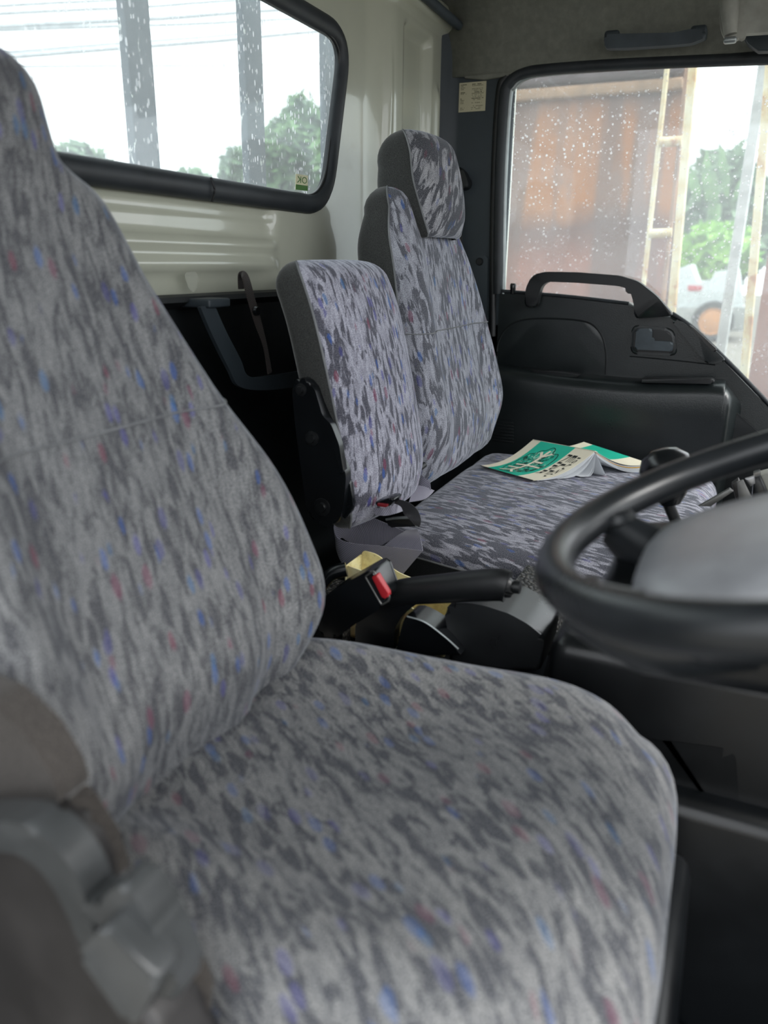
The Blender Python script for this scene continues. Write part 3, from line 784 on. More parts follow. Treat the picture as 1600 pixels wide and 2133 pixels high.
# ---- passenger seat ----------------------------------------------
ps = empty('passenger_chair', (1.45, 0.3, 0.32), label='far passenger seat with integral tall headrest, patterned fabric and plain grey sides, beside the door', cat='seat')
PXC = 1.435
prow = [
    dict(c=(PXC, 0.462, 0.50), n=nrm(10), w=0.205, t=0.09, bul=0.016, bol=0.012, wr=1.0, m=3.6),
    dict(c=(PXC, 0.455, 0.57), n=nrm(12), w=0.232, t=0.11, bul=0.010, bol=0.026, wr=1.0, m=3.6),
    dict(c=(PXC, 0.470, 0.64), n=nrm(13), w=0.228, t=0.115, bul=0.008, bol=0.028, wr=0.8, m=3.6),
    dict(c=(PXC, 0.495, 0.74), n=nrm(13), w=0.205, t=0.115, bul=0.008, bol=0.026, wr=0.6, m=3.6),
    dict(c=(PXC, 0.520, 0.84), n=nrm(13), w=0.180, t=0.11, bul=0.008, bol=0.020, wr=0.5, m=3.4),
    dict(c=(PXC, 0.538, 0.90), n=nrm(13), w=0.160, t=0.105, bul=0.008, bol=0.014, wr=0.4, m=3.3),
    dict(c=(PXC, 0.548, 0.945), n=nrm(12), w=0.140, t=0.09, bul=0.004, bol=0.010, wr=0.4, m=3.0),
]
G2 = pad_grid(caps(interp_rows(prow, 7), 0.04, 0.045, 6, 1.0, 1.6), 84, 3.6, 0.004, 14, 7.0)
pad(ps, 'backrest', 'backrest_side', G2, 84, (0.30, 0.70), M['fab_pass'], M['velour'])
link('backrest_seam', tube('backrest_seam', seam_on(G2, lambda k: 0.735, 26, 59), 0.0012, 6), M['piping'], ps)
hrow = [
    dict(c=(PXC, 0.506, 0.90), n=nrm(6), w=0.085, t=0.05, bul=0.008, bol=0.0, wr=1.0, m=3.4),
    dict(c=(PXC, 0.502, 0.935), n=nrm(8), w=0.096, t=0.10, bul=0.012, bol=0.0, wr=1.0, m=3.4),
    dict(c=(PXC, 0.510, 0.985), n=nrm(10), w=0.103, t=0.115, bul=0.012, bol=0.0, wr=1.0, m=3.4),
    dict(c=(PXC, 0.524, 1.035), n=nrm(16), w=0.098, t=0.105, bul=0.010, bol=0.0, wr=1.0, m=3.4),
]
G3 = pad_grid(caps(interp_rows(hrow, 7), 0.006, 0.05, 8, 1.0, 0.9), 72, 3.4, 0.005, 18, 2.0)
pad(ps, 'headrest', 'headrest_side', G3, 72, (0.295, 0.705), M['fab_head'], M['velour'])
pcrow = [
    dict(c=(1.435, 0.47, 0.430), n=(0, 0.02, 1), w=0.335, t=0.10, bul=0.006, bol=0.0, wr=1.0, m=5.5),
    dict(c=(1.435, 0.36, 0.432), n=(0, 0.0, 1), w=0.350, t=0.12, bul=0.006, bol=0.0, wr=1.0, m=5.5),
    dict(c=(1.435, 0.20, 0.430), n=(0, 0.0, 1), w=0.352, t=0.12, bul=0.006, bol=0.0, wr=1.0, m=5.5),
    dict(c=(1.435, 0.04, 0.432), n=(0, -0.05, 1), w=0.350, t=0.12, bul=0.006, bol=0.0, wr=1.0, m=5.5),
]
G4 = pad_grid(caps(interp_rows(pcrow, 7), 0.05, 0.05, 6), 110, 5.5, 0.005, 12, 9.0)
pad(ps, 'seat_cushion', 'cushion_side', G4, 110, (0.262, 0.738), M['fab_pass_c'], M['velour_dark'])

# ---- middle seat back ---------------------------------------------
ms = empty('middle_seat_back', (1.07, 0.5, 0.40), label='short rounded middle seat back without headrest, black hinge plate on its side', cat='seat')
MXC = 1.072
mrow = [
    dict(c=(MXC+0.004, 0.458, 0.500), n=nrm(9), w=0.122, t=0.06, bul=0.022, bol=0.0, wr=1.0, m=3.8),
    dict(c=(MXC, 0.452, 0.55), n=nrm(11), w=0.132, t=0.075, bul=0.022, bol=0.0, wr=1.0, m=3.8),
    dict(c=(MXC, 0.468, 0.65), n=nrm(12), w=0.138, t=0.080, bul=0.018, bol=0.0, wr=0.8, m=3.8),
    dict(c=(MXC, 0.495, 0.77), n=nrm(13), w=0.138, t=0.080, bul=0.014, bol=0.0, wr=0.6, m=3.8),
    dict(c=(MXC, 0.515, 0.825), n=nrm(14), w=0.134, t=0.080, bul=0.012, bol=0.0, wr=0.4, m=3.8),
]
G5 = pad_grid(caps(interp_rows(mrow, 7), 0.022, 0.038, 8, 1.0, 1.0), 80, 3.8, 0.003, 14, 1.0)
pad(ms, 'backrest', 'backrest_side', G5, 80, (0.295, 0.705), M['fab_mid'], M['velour'])
HX = 0.918
hp = link('hinge_plate', plate('hinge_plate', rounded([at(u, v, x=HX) for u, v in [(607, 800), (622, 786), (648, 792), (668, 850), (690, 895), (704, 950), (722, 985), (716, 1050), (706, 1092), (672, 1096), (642, 1080), (630, 1000), (614, 880)]], 0.012, 5), (0.016, 0, 0), 0.005, 4), M['gloss'], ms, label='black metal hinge plate')
link('hinge_flange', plate('hinge_flange', rounded([at(u, v, x=HX-0.004) for u, v in [(646, 800), (656, 812), (672, 866), (690, 884), (706, 925), (716, 985), (708, 990), (696, 930), (680, 893), (664, 872), (652, 820)]], 0.004, 4), (0.012, 0, 0), 0.002, 3), M['gloss'], hp)
for (u, v, r) in ((627, 812, 0.0085), (650, 913, 0.010), (671, 1056, 0.0125)):
    p = at(u, v, x=HX); link('bolt', lathe('bolt', [(0, -0.006), (r*0.55, -0.006), (r*0.62, -0.004), (r*0.62, -0.002), (r, -0.0015), (r*1.05, 0.001)], p, (1, 0, 0), 24), M['black'], hp)
link('lower_plate', plate('lower_plate', rounded([at(u, v, x=HX+0.012) for u, v in [(712, 985), (728, 1000), (736, 1060), (716, 1085), (706, 1060)]], 0.006, 4), (0.01, 0, 0), 0.003), M['gloss'], hp)

# ================================================================== LOOSE THINGS
# jack bracket arms and strap on the rear panel
br = empty('storage_bracket', (0.8, 0.66, 0.55), label='dark grey bent bracket arm fixed to the rear panel behind the middle seat', cat='bracket')
bx = [at(u, v, y=0.66) for u, v in [(428, 640), (462, 720), (500, 790), (520, 797), (560, 793), (640, 780)]]
link('bracket_arm', ribbon('bracket_arm', [at(u, v, y=0.665) for u, v in [(414, 640), (440, 700), (475, 770), (498, 806), (560, 812), (650, 800)]],
     [at(u, v, y=0.665) for u, v in [(442, 632), (468, 690), (498, 748), (515, 783), (560, 782), (650, 768)]], 8, 0.006), M['pillar'], br)
link('bracket_tab', box('bracket_tab', at(428, 630, y=0.68), (0.05, 0.05, 0.012), 0.003), M['pillar'], br)
stp = empty('hanging_strap', (0.85, 0.66, 0.6), label='thin dark looped strap hanging over the shelf edge behind the middle seat', cat='strap')
link('strap_loop', ribbon('strap_loop', [at(497, 602, y=0.675), at(496, 575, y=0.670), at(500, 566, y=0.664), at(510, 566, y=0.655), at(519, 580, y=0.650), at(530, 620, y=0.645), at(544, 670, y=0.64), at(556, 720, y=0.64), at(566, 775, y=0.64)],
     [at(508, 602, y=0.675), at(506, 582, y=0.670), at(506, 577, y=0.664), at(503, 576, y=0.655), at(507, 588, y=0.650), at(517, 628, y=0.645), at(532, 676, y=0.64), at(549, 724, y=0.64), at(558, 780, y=0.64)], 8, 0.0016), M['web_brown'], stp)
link('strap_ring', lathe('strap_ring', [(0.0, -0.004), (0.006, -0.004), (0.007, 0), (0.006, 0.002)], at(533, 648, y=0.638), (0, 1, 0), 16), M['gloss'], stp)
tp = at(398, 588, y=RY-0.018)
link('tape_patch', plate('tape_patch', rounded([at(u, v, y=RY-0.018) for u, v in [(382, 568), (411, 565), (414, 590), (405, 610), (394, 603)]], 0.01, 4), (0, 0.0008, 0), 0), M['tape'],
     label='clear tape patch stuck on the cream rib under the rear window', cat='tape')

# window sticker OK (seen mirrored from inside)
sy = RY+0.004
s0, s1, s2, s3 = [at(u, v, y=sy) for u, v in [(616, 362), (641, 366), (640, 398), (615, 395)]]
wst = link('window_sticker', mesh('window_sticker', [s0, s1, s2, s3, s0+Vector((0, -0.0006, 0)), s1+Vector((0, -0.0006, 0)), s2+Vector((0, -0.0006, 0)), s3+Vector((0, -0.0006, 0))],
      [(0, 1, 2, 3), (4, 5, 6, 7), (0, 1, 5, 4), (1, 2, 6, 5), (2, 3, 7, 6), (3, 0, 4, 7)], False), plastic('ok_paper', S(226, 224, 190), 0.5, 0.3, 0.0, var=0.05), label='small green and cream OK sticker in the corner of the rear window, lettering reversed', cat='sticker')
M['okgreen'] = plastic('ok_green', S(84, 128, 70), 0.5, 0.3, 0.0, var=0.08)
def quad_uv(q, a, b): return q[0].lerp(q[1], a).lerp(q[3].lerp(q[2], a), b)
Q = [s0, s1, s2, s3]; off = Vector((0, -0.0010, 0))
link('green_band', mesh('green_band', [quad_uv(Q, a, b)+off for a, b in ((0, .66), (1, .66), (1, 1), (0, 1))], [(0, 1, 2, 3)], False), M['okgreen'], wst)
okm = text_mesh('ok_letters', 'OK', 1.0)
xs = [v.co.x for v in okm.vertices]; ys = [v.co.y for v in okm.vertices]; x0, x1, y0, y1 = min(xs), max(xs), min(ys), max(ys)
for v in okm.vertices:
    a = (v.co.x-x0)/(x1-x0); b = (v.co.y-y0)/(y1-y0); v.co = quad_uv(Q, 0.92-0.84*a, 0.55-0.43*b)+off
link('ok_letters', okm, M['okgreen'], wst)

# shoulder belt on the pillar
sb = empty('shoulder_belt', (DX-0.02, 0.6, 0.6), label='black shoulder belt hanging from its anchor on the pillar behind the passenger seat', cat='seat belt')
link('belt_anchor', plate('belt_anchor', rounded([at(u, v, x=DX-0.035) for u, v in [(925, 350), (958, 345), (972, 368), (976, 392), (925, 396)]], 0.012, 5), (0.028, 0, 0), 0.006), M['black'], sb)
link('anchor_bolt', lathe('anchor_bolt', [(0, -0.02), (0.010, -0.02), (0.014, -0.01), (0.015, 0.0)], at(971, 383, x=DX), (1, 0, 0), 24), M['black'], sb)
link('webbing', ribbon('webbing', [at(938, 385, x=DX-0.02), at(945, 450, x=DX-0.02), at(952, 560, x=DX-0.025)], [at(956, 385, x=DX-0.018), at(960, 450, x=DX-0.018), at(966, 560, x=DX-0.022)], 6), M['web_dark'], sb)

# roof grip
rg = empty('roof_grip', (DX-0.06, 0.0, 1.36), label='dark padded grip handle on the roof lining above the door window', cat='grab handle')
def roofx(v): return 1.858
link('grip_bar', plate('grip_bar', rounded([at(u, v, x=1.825) for u, v in [(1258, 72), (1290, 70), (1400, 68), (1440, 60), (1470, 62), (1471, 78), (1440, 90), (1400, 94), (1300, 100), (1260, 101)]], 0.006, 4), (0.022, 0, 0), 0.006, 4), M['rail'], rg)
for (u, v) in ((1275, 82), (1455, 72)):
    a = at(u, v, x=1.85); link('grip_end', box('grip_end', (a.x+0.01, a.y, a.z+0.004), (0.045, 0.03, 0.022), 0.006), M['rail'], rg)

# sun visor
sv = empty('sun_visor', (1.6, -0.3, 1.4), label='pale grey folded sun visor at the top right corner of the windscreen side', cat='sun visor')
vx = 1.70
link('visor_panel', plate('visor_panel', rounded([at(u, v, x=vx) for u, v in [(1492, -60), (1500, 60), (1512, 84), (1530, 88), (1545, 70), (1700, 60), (1700, -60)]], 0.01, 5), (0.02, 0, 0), 0.006), M['visor'], sv)
link('visor_edge', tube('visor_edge', [at(u, v, x=vx-0.006) for u, v in [(1518, -50), (1520, 20), (1522, 72)]], [0.017, 0.016, 0.011], 12), M['visor'], sv)
link('visor_clip', box('visor_clip', at(1521, 84, x=vx-0.004), (0.016, 0.022, 0.010), 0.004), M['chrome'], sv)
link('trim_11', plate('trim_11', [at(u, v, x=1.83) for u, v in [(1560, 92), (1580, 106), (1720, 102), (1720, 60), (1545, 70)]], (0.03, 0, 0), 0.004), M['pillar'], kind='structure')

# driver's buckle
TX = 0.83
bk = empty('driver_belt_buckle', (TX, 0.3, 0.32), label='black seat belt buckle with a bright red release button, beside the driver seat', cat='belt buckle')
def prism_px(name, front, dx, x0, m, parent, bev=0.004, r=0.004):
    return link(name, plate(name, rounded([at(u, v, x=x0) for u, v in front], r, 4), (dx, 0, 0), bev, 3), m, parent)
prism_px('housing', [(664, 1252), (690, 1232), (764, 1190), (778, 1190), (800, 1250), (790, 1270), (740, 1300), (700, 1330), (664, 1325)], 0.050, TX-0.03, M['gloss'], bk, 0.006, 0.008)
fr0 = [at(u, v, x=TX-0.034) for u, v in [(758, 1196), (780, 1188), (812, 1244), (806, 1254), (794, 1262)]]
link('slot_frame', tube('slot_frame', rounded([at(u, v, x=TX-0.036) for u, v in [(761, 1201), (778, 1189), (812, 1243), (809, 1252), (795, 1260)]], 0.002, 3), 0.0013, 8, True, 1, 1, Vector((1, 0, 0))), M['dull_metal'], bk)
link('slot', plate('slot', [at(u, v, x=TX-0.0345) for u, v in [(766, 1203), (777, 1195), (806, 1244), (796, 1254)]], (0.004, 0, 0), 0), M['gloss'], bk)
link('release_button', plate('release_button', rounded([at(u, v, x=TX-0.040) for u, v in [(773, 1203), (785, 1196), (810, 1240), (806, 1247), (795, 1247)]], 0.002, 3), (0.010, 0, 0), 0.002), M['red'], bk)
link('buckle_stalk', plate('buckle_stalk', rounded([at(u, v, x=TX-0.005) for u, v in [(640, 1260), (690, 1240), (700, 1330), (640, 1345)]], 0.01, 3), (0.012, 0, 0), 0.003), M['black'], bk)
# belt stalk highlight behind
link('stalk_cover', tube('stalk_cover', cr([at(640, 1262, x=0.85), at(662, 1228, x=0.86), at(688, 1196, x=0.87), at(722, 1186, x=0.88)], 5), 0.010, 12), M['gloss'], bk)

# handbrake
hb = empty('handbrake_lever', (TX, 0.2, 0.30), label='black handbrake lever with push button tip, pulled up beside the driver seat', cat='handbrake')
HBX = 0.86
gp = [at(u, v, x=HBX) for u, v in [(815, 1240), (850, 1232), (920, 1226), (990, 1220), (1040, 1218), (1058, 1222)]]
link('grip', tube('grip', cr(gp, 6), [0.011]*0 or [0.0150+0.0030*min(1, i/20) for i in range(len(cr(gp, 6)))], 16, False, 0.9, 1.15), M['black'], hb)
link('grip_end_cap', tube('grip_end_cap', cr([at(1046, 1212, x=HBX), at(1056, 1222, x=HBX), at(1054, 1240, x=HBX)], 4), [0.011]*4+[0.010]*3+[0.007]*2, 12), M['black'], hb)
link('release_knob', lathe('release_knob', [(0.0065, 0), (0.0065, 0.012), (0.008, 0.013), (0.008, 0.020), (0.0, 0.021)], at(1050, 1219, x=HBX), (0, -1, 0.03), 16), M['black'], hb)
link('lever_body', plate('lever_body', rounded([at(u, v, x=HBX-0.008) for u, v in [(800, 1222), (860, 1220), (930, 1235), (925, 1254), (870, 1256), (838, 1282), (822, 1310), (820, 1360), (740, 1360), (740, 1300)]], 0.008, 4), (0.018, 0, 0), 0.005), M['gloss'], hb)
link('base_shroud', plate('base_shroud', rounded(cr([at(u, v, x=HBX-0.014) for u, v in [(822, 1370), (836, 1310), (848, 1284), (885, 1296), (925, 1325), (960, 1365)]], 5), 0.0), (0.04, 0, 0), 0.003), M['gloss'], hb)
link('shroud_trim', tube('shroud_trim', cr([at(u, v, x=HBX-0.015) for u, v in [(848, 1284), (885, 1296), (925, 1325), (955, 1352)]], 5), 0.0012, 6), M['chrome'], hb)

# yellowed tray behind the handbrake
ty = empty('plastic_tray', (0.97, 0.25, 0.33), label='open yellowed cream plastic tray wedged behind the handbrake', cat='tray')
def W3(u, v, x): return at(u, v, x=x)
def wall_quad(name, A, B, C_, D, th, m, parent):
    A, B, C_, D = map(Vector, (A, B, C_, D)); n = (B-A).cross(D-A).normalized()*th
    return link(name, hexa(name, [A, B, C_, D, A+n, B+n, C_+n, D+n], 0.0008, 1), m, parent)
xa, xb = 0.925, 0.975
zt_ = at(722, 1185, x=xa).z; 
nA = at(722, 1178, x=xa); fA = Vector((xb, nA.y+0.0, nA.z)); 
ttop = nA.z
yl = nA.y; yr = at(826, 1212, x=xb).y; ye = at(930, 1250, x=xa).y; zbt = 0.325
link('side_wall', plate('side_wall', rounded([(xa, yl, zbt), (xa, yl, ttop), (xa, yl-0.035, ttop-0.006), (xa, yl-0.055, ttop-0.035), (xa, ye+0.03, ttop-0.052), (xa, ye, ttop-0.054), (xa, ye+0.005, zbt)], [0, .003, .012, .012, .01, .006, 0], 4), (0.0025, 0, 0), 0.0006, 1), M['yellow'], ty)
link('side_wall', plate('side_wall', rounded([(xb, yl, zbt), (xb, yl, ttop+0.006), (xb, yr+0.03, ttop+0.004), (xb, yr+0.004, ttop-0.018), (xb, ye, ttop-0.04), (xb, ye+0.005, zbt)], [0, .006, .02, .02, .006, 0], 4), (0.0025, 0, 0), 0.0006, 1), M['yellow'], ty)
link('end_wall', box('end_wall', ((xa+xb)/2, yl+0.001, (zbt+ttop)/2), (xb-xa+0.004, 0.0025, ttop-zbt), 0.0008, seg=1), M['yellow'], ty)
link('end_wall', box('end_wall', ((xa+xb)/2, ye+0.003, (zbt+ttop-0.05)/2), (xb-xa+0.004, 0.003, ttop-0.05-zbt), 0.0008, seg=1), M['yellow'], ty)
link('tray_bottom', box('tray_bottom', ((xa+xb)/2, (yl+ye)/2, zbt+0.002), (xb-xa, yl-ye, 0.003), 0.0), M['yellow'], ty)

# console bin with rounded lid
cb = empty('console_bin', (0.93, 0.08, 0.30), label='black console bin with a curved glossy lid in front of the handbrake', cat='console')
lidp = [(926, 1272), (940, 1256), (975, 1256), (1010, 1262), (1060, 1278), (1100, 1300), (1134, 1328), (1132, 1345), (1125, 1400), (935, 1400)]
link('bin_body', plate('bin_body', rounded([at(u, v, x=0.865) for u, v in lidp], 0.006, 3), (0.09, 0, 0), 0.008, 4), plastic('bin_plastic', S(38, 40, 42), 0.3, 0.6, 0.3, 500), cb)  # smooth dark grey plastic, body and lid in one piece
# woven mat over the engine hump
wm = link('rubber_mat', plate('rubber_mat', [Vector((0.965, at(1062, 1225, x=0.965).y, at(1062, 1225, x=0.965).z)), at(1100, 1238, x=0.965), at(1135, 1262, x=0.965), at(1160, 1300, x=0.965), at(1165, 1380, x=0.965), at(1060, 1330, x=0.965)], (0.10, 0, 0), 0.006), M['weave'],
          label='ribbed woven rubber mat covering the engine hump between console and passenger cushion', cat='mat')
link('front_housing', hexa('front_housing', [(0.80, -0.30, 0.0), (0.96, -0.30, 0.0), (0.96, at(1140, 1340, x=0.80).y, 0.0), (0.80, at(1140, 1340, x=0.80).y, 0.0),
     (0.80, -0.30, at(1145, 1330, x=0.8).z), (0.96, -0.30, at(1145, 1330, x=0.8).z), (0.96, at(1140, 1340, x=0.80).y, at(1145, 1330, x=0.8).z), (0.80, at(1140, 1340, x=0.80).y, at(1145, 1330, x=0.8).z)], 0.022, 5), M['engine'], ec)
# mat scrap by the middle seat hinge
link('carpet_piece', plate('carpet_piece', [Vector((0.90, 0.46, 0.345)), Vector((1.05, 0.46, 0.35)), Vector((1.05, 0.72, 0.37)), Vector((0.90, 0.72, 0.36))], (0, 0, -0.03), 0.004), M['weave'],
     label='coarse dusty carpet behind the hinge plate of the middle seat', cat='carpet')

# centre lap belt: webbing loops, tongue
lb = empty('centre_lap_belt', (1.0, 0.4, 0.40), label='tangled grey centre lap belt looped over the gap between the seats with its metal tongue', cat='seat belt')
def rib(name, cols, m, parent, n=6):
    A = [at(c[0], c[1], x=c[4]) for c in cols]; B = [at(c[2], c[3], x=c[4] if len(c) < 6 else c[5]) for c in cols]
    return link(name, ribbon(name, A, B, n), m, parent)
rib('webbing', [(845, 1108, 790, 1138, 1.065), (800, 1088, 740, 1134, 1.070), (760, 1072, 722, 1126, 1.065), (735, 1068, 712, 1120, 1.050), (712, 1074, 704, 1128, 1.035), (698, 1090, 700, 1140, 1.020), (696, 1104, 706, 1160, 1.007), (706, 1122, 716, 1176, 1.000), (735, 1132, 735, 1188, 0.997), (790, 1137, 775, 1194, 0.997), (840, 1142, 808, 1198, 0.997), (881, 1147, 836, 1200, 0.997)], M['web'], lb)
rib('webbing', [(881, 1147, 800, 1137, 1.001, 1.020), (876, 1120, 825, 1118, 1.020, 1.035), (870, 1103, 845, 1106, 1.055, 1.065)], M['web'], lb)
rib('webbing', [(788, 1046, 792, 1040, 1.005), (815, 1039, 820, 1048, 0.995), (845, 1044, 836, 1056, 0.985), (868, 1060, 842, 1072, 0.975), (877, 1082, 850, 1078, 0.965), (874, 1098, 862, 1092, 0.965)], M['web_dark'], lb)
rib('webbing', [(778, 1058, 782, 1072, 0.975), (800, 1058, 805, 1074, 0.975), (830, 1050, 836, 1066, 0.995), (840, 1046, 850, 1058, 1.105)], M['web'], lb)
link('belt_tongue', plate('belt_tongue', rounded([at(u, v, x=1.045) for u, v in [(802, 1086), (812, 1080), (862, 1078), (868, 1082), (868, 1098), (812, 1099)]], 0.003, 3), (0.012, 0, 0), 0.003), M['black'], lb)
link('tongue_edge', tube('tongue_edge', cr([at(u, v, x=1.043) for u, v in [(804, 1082), (830, 1079), (862, 1079), (868, 1086), (867, 1097)]], 4), 0.0022, 8), M['chrome'], lb)
rb = empty('centre_belt_buckle', (1.07, 0.4, 0.42), label='small dark belt buckle with dull red button half hidden under the middle seat back', cat='belt buckle')
link('housing', plate('housing', rounded([at(u, v, x=0.955) for u, v in [(780, 1046), (812, 1037), (822, 1040), (812, 1055), (784, 1056)]], 0.003, 3), (0.03, 0, 0), 0.003), M['gloss'], rb)
link('release_button', plate('release_button', rounded([at(u, v, x=0.951) for u, v in [(785, 1048), (808, 1051), (806, 1057), (786, 1055)]], 0.002, 3), (0.008, 0, 0), 0.001), M['darkred'], rb)
pb = empty('passenger_lap_belt', (1.15, 0.4, 0.43), label='pale grey folded belt webbing lying on the passenger cushion by the seat gap', cat='seat belt')
rib('webbing', [(858, 984, 858, 1018, 1.17, 1.16), (875, 988, 876, 1016, 1.16, 1.15), (896, 1004, 898, 1020, 1.15, 1.14)], M['web'], pb)
rib('webbing', [(905, 1022, 900, 1028, 1.145, 1.14), (885, 1014, 884, 1040, 1.14, 1.12), (864, 1010, 852, 1046, 1.14, 1.10)], M['web'], pb)
# seat hinge cover below the middle back
link('hinge_bar', tube('hinge_bar', [at(752, 1066, x=0.99), at(812, 1022, x=1.07), at(884, 968, x=1.18)], 0.005, 10), M['black'], ms)

# ---- owner's manual lying open face down
mb = empty('manual_booklet', (1.6, 0.25, 0.43), label='open face-down green and cream owner manual lying on the passenger cushion', cat='booklet')
ZS = 0.4395
Sn = at(1240, 940, z=0.487); Sf = at(1110, 916, z=0.487)
Fn = at(1110, 1001, z=ZS+0.004); Ff = at(1000, 970, z=ZS+0.003)
Rn = at(1356, 966, z=ZS+0.010); Rf = Sf+(Rn-Sn); Rf = Rf+Vector((0.0, 0.01, 0.022))
def leaf(s, t, o=0.0, A=(Sn, Sf), B=(Fn, Ff), sag=0.020, lift=0.0):
    """s 0..1 spine to fore-edge, t 0..1 near end to far end"""
    p = A[0].lerp(A[1], t).lerp(B[0].lerp(B[1], t), s)
    p = p.copy(); p.z -= sag*sin(pi*min(1, s))*(1.0) ; p.z += lift*s*(1-s)
    nn = Vector((-0.25, 0.2, 1)).normalized()
    return p+nn*o
M['cover_green'] = plastic('cover_green', S(38, 178, 150), 0.4, 0.4, 0.0, var=0.06)
M['cover_cream'] = plastic('cover_cream', S(226, 220, 198), 0.5, 0.4, 0.0, var=0.06)
M['page'] = plastic('page_paper', S(206, 210, 214), 0.7, 0.2, 0.0, var=0.06)
M['page_orange'] = plastic('page_orange', S(214, 168, 84), 0.7, 0.2, 0.0, var=0.06)
M['ink_black'] = plastic('ink_black', S(30, 34, 32), 0.5, 0.3, 0.0)
def leafmesh(name, t0, t1, o, th, f, s0=0.0, s1=1.0, n=16, m=6):
    vs = []; fs = []
    for side in (0, 1):
        for i in range(n+1):
            for j in range(m+1): vs.append(f(s0+(s1-s0)*i/n, t0+(t1-t0)*j/m, o-th*side))
    N = (n+1)*(m+1)
    for i in range(n):
        for j in range(m):
            a = i*(m+1)+j; q = (a, a+1, a+m+2, a+m+1); fs.append(q); fs.append(tuple(N+x for x in q[::-1]))
    bd = [i*(m+1) for i in range(n+1)]+[n*(m+1)+j for j in range(1, m+1)]+[i*(m+1)+m for i in range(n-1, -1, -1)]+[j for j in range(m-1, 0, -1)]
    for a, b in zip(bd, bd[1:]+bd[:1]): fs.append((a, b, N+b, N+a))
    return mesh(name, vs, fs, ang=40)
fL = lambda s, t, o: leaf(s, t, o, (Sn, Sf), (Fn, Ff), 0.014)
fR = lambda s, t, o: leaf(s, t, o, (Sn, Sf), (Rn, Rf), 0.014)
fc = link('front_cover', leafmesh('front_cover', 0, 1, 0.0, 0.0006, fL), M['cover_cream'], mb)
bc = link('back_cover', leafmesh('back_cover', 0, 1, 0.0, 0.0006, fR), M['cover_cream'], mb)
link('green_panel', leafmesh('green_panel', 0.30, 0.86, 0.0003, 0.0002, fL), M['cover_green'], fc)
link('green_panel', leafmesh('green_panel', 0.30, 0.86, 0.0003, 0.0002, fR), M['cover_green'], bc)
sp_ = [(Sn, 0), (Sf, 1)]
link('spine', ribbon('spine', [fL(0.0, 0, 0.0006), fL(0, 1, 0.0006)], [fR(0.045, 0, 0.0012), fR(0.045, 1, 0.0012)], 2, 0.001), M['cover_cream'], mb)
link('fore_edge', leafmesh('fore_edge', 0.0, 1, 0.0005, 0.0004, fL, 0.985, 1.004), M['ink_black'], fc)
# page blocks: pages fan from the spine
for i, q in enumerate((0.02, 0.07, 0.12, 0.30, 0.35, 0.62, 0.68, 0.95, 1.0)):
    Fq = [Fn.lerp(at(1262, 985, z=ZS+0.002), 0.04+0.96*q), Ff.lerp(at(1150, 960, z=ZS+0.002), 0.04+0.9*q)]
    f = lambda s, t, o, Fq=Fq, q=q: leaf(s, t, o, (Sn, Sf), tuple(Fq), 0.013+0.004*q, 0)+Vector((-0.004, -0.007, 0))*sin(pi*s)*(0.5+q)
    link('page', leafmesh('page', 0.0, 0.98, -0.0010-0.0002*i, 0.0006, f, 0.02, 1.0, 12, 2), M['page'], mb)
for i in range(6):
    f = lambda s, t, o, i=i: leaf(s, t, o, (Sn, Sf), (Rn-Vector((0, 0, 0.0015*i)), Rf-Vector((0, 0, 0.0015*i))), 0.016)
    link('page', leafmesh('page', 0.005, 0.98, -0.0012-0.0014*i, 0.0012, f, 0.02, 0.985, 12, 2), M['page_orange'] if i == 1 else M['page'], mb)
# title text mapped on the cover: s along reading direction, t down the page
def map_text(name, body, s0, s1, t0, t1, parent, f=fL, m='ink_black'):
    me = text_mesh(name, body, 1.0); bm = bmesh.new(); bm.from_mesh(me)
    bmesh.ops.subdivide_edges(bm, edges=[e for e in bm.edges if e.calc_length() > 0.12], cuts=2)
    xs = [v.co.x for v in bm.verts]; ys = [v.co.y for v in bm.verts]; a0, a1, b0, b1 = min(xs), max(xs), min(ys), max(ys)
    for v in bm.verts:
        a = (v.co.x-a0)/(a1-a0); b = (v.co.y-b0)/(b1-b0); v.co = f(s0+(s1-s0)*a, t1-(t1-t0)*b, 0.0009)
    bm.to_mesh(me); bm.free(); return link(name, me, M[m], parent)
map_text('title_text', 'ISUZU', 0.16, 0.74, 0.06, 0.105, fc)
map_text('title_text', 'ELF', 0.14, 0.66, 0.125, 0.19, fc)
map_text('title_text', 'NPR', 0.14, 0.72, 0.205, 0.27, fc)
map_text('small_text', 'OWNERS MANUAL', 0.72, 0.75, 0.34, 0.80, fc) if False else None
# line drawing: branching cream road shape with dark outlines over the green panel
random.seed(11)
def strip_on(name, pts, wd, m, o, f=fL, parent=fc):
    P = [Vector((a, b, 0)) for a, b in pts]; c = cr(P, 6); A = []; B = []
    for i in range(len(c)):
        t_ = c[min(i+1, len(c)-1)]-c[max(i-1, 0)]; nn = Vector((-t_.y, t_.x, 0)).normalized()*wd/2; A.append(c[i]+nn); B.append(c[i]-nn)
    vs = [f(p.x, p.y, o) for p in A]+[f(p.x, p.y, o) for p in B]; n = len(c)
    return vs, [(i, i+1, n+i+1, n+i) for i in range(n-1)]
allv, allf = [], []
def addto(v, fc_):
    o = len(allv); allv.extend(v); allf.extend([tuple(o+i for i in q) for q in fc_])
roads = [[(0.15, 0.56), (0.30, 0.58)], [(0.55, 0.36), (0.55, 0.42)], [(0.30, 0.58), (0.55, 0.58), (0.80, 0.60)], [(0.55, 0.42), (0.55, 0.58), (0.58, 0.74)], [(0.30, 0.58), (0.2, 0.48)], [(0.30, 0.58), (0.2, 0.66)], [(0.80, 0.60), (0.9, 0.5)], [(0.8, 0.6), (0.9, 0.72)], [(0.42, 0.44), (0.42, 0.58)], [(0.68, 0.6), (0.7, 0.76)]]
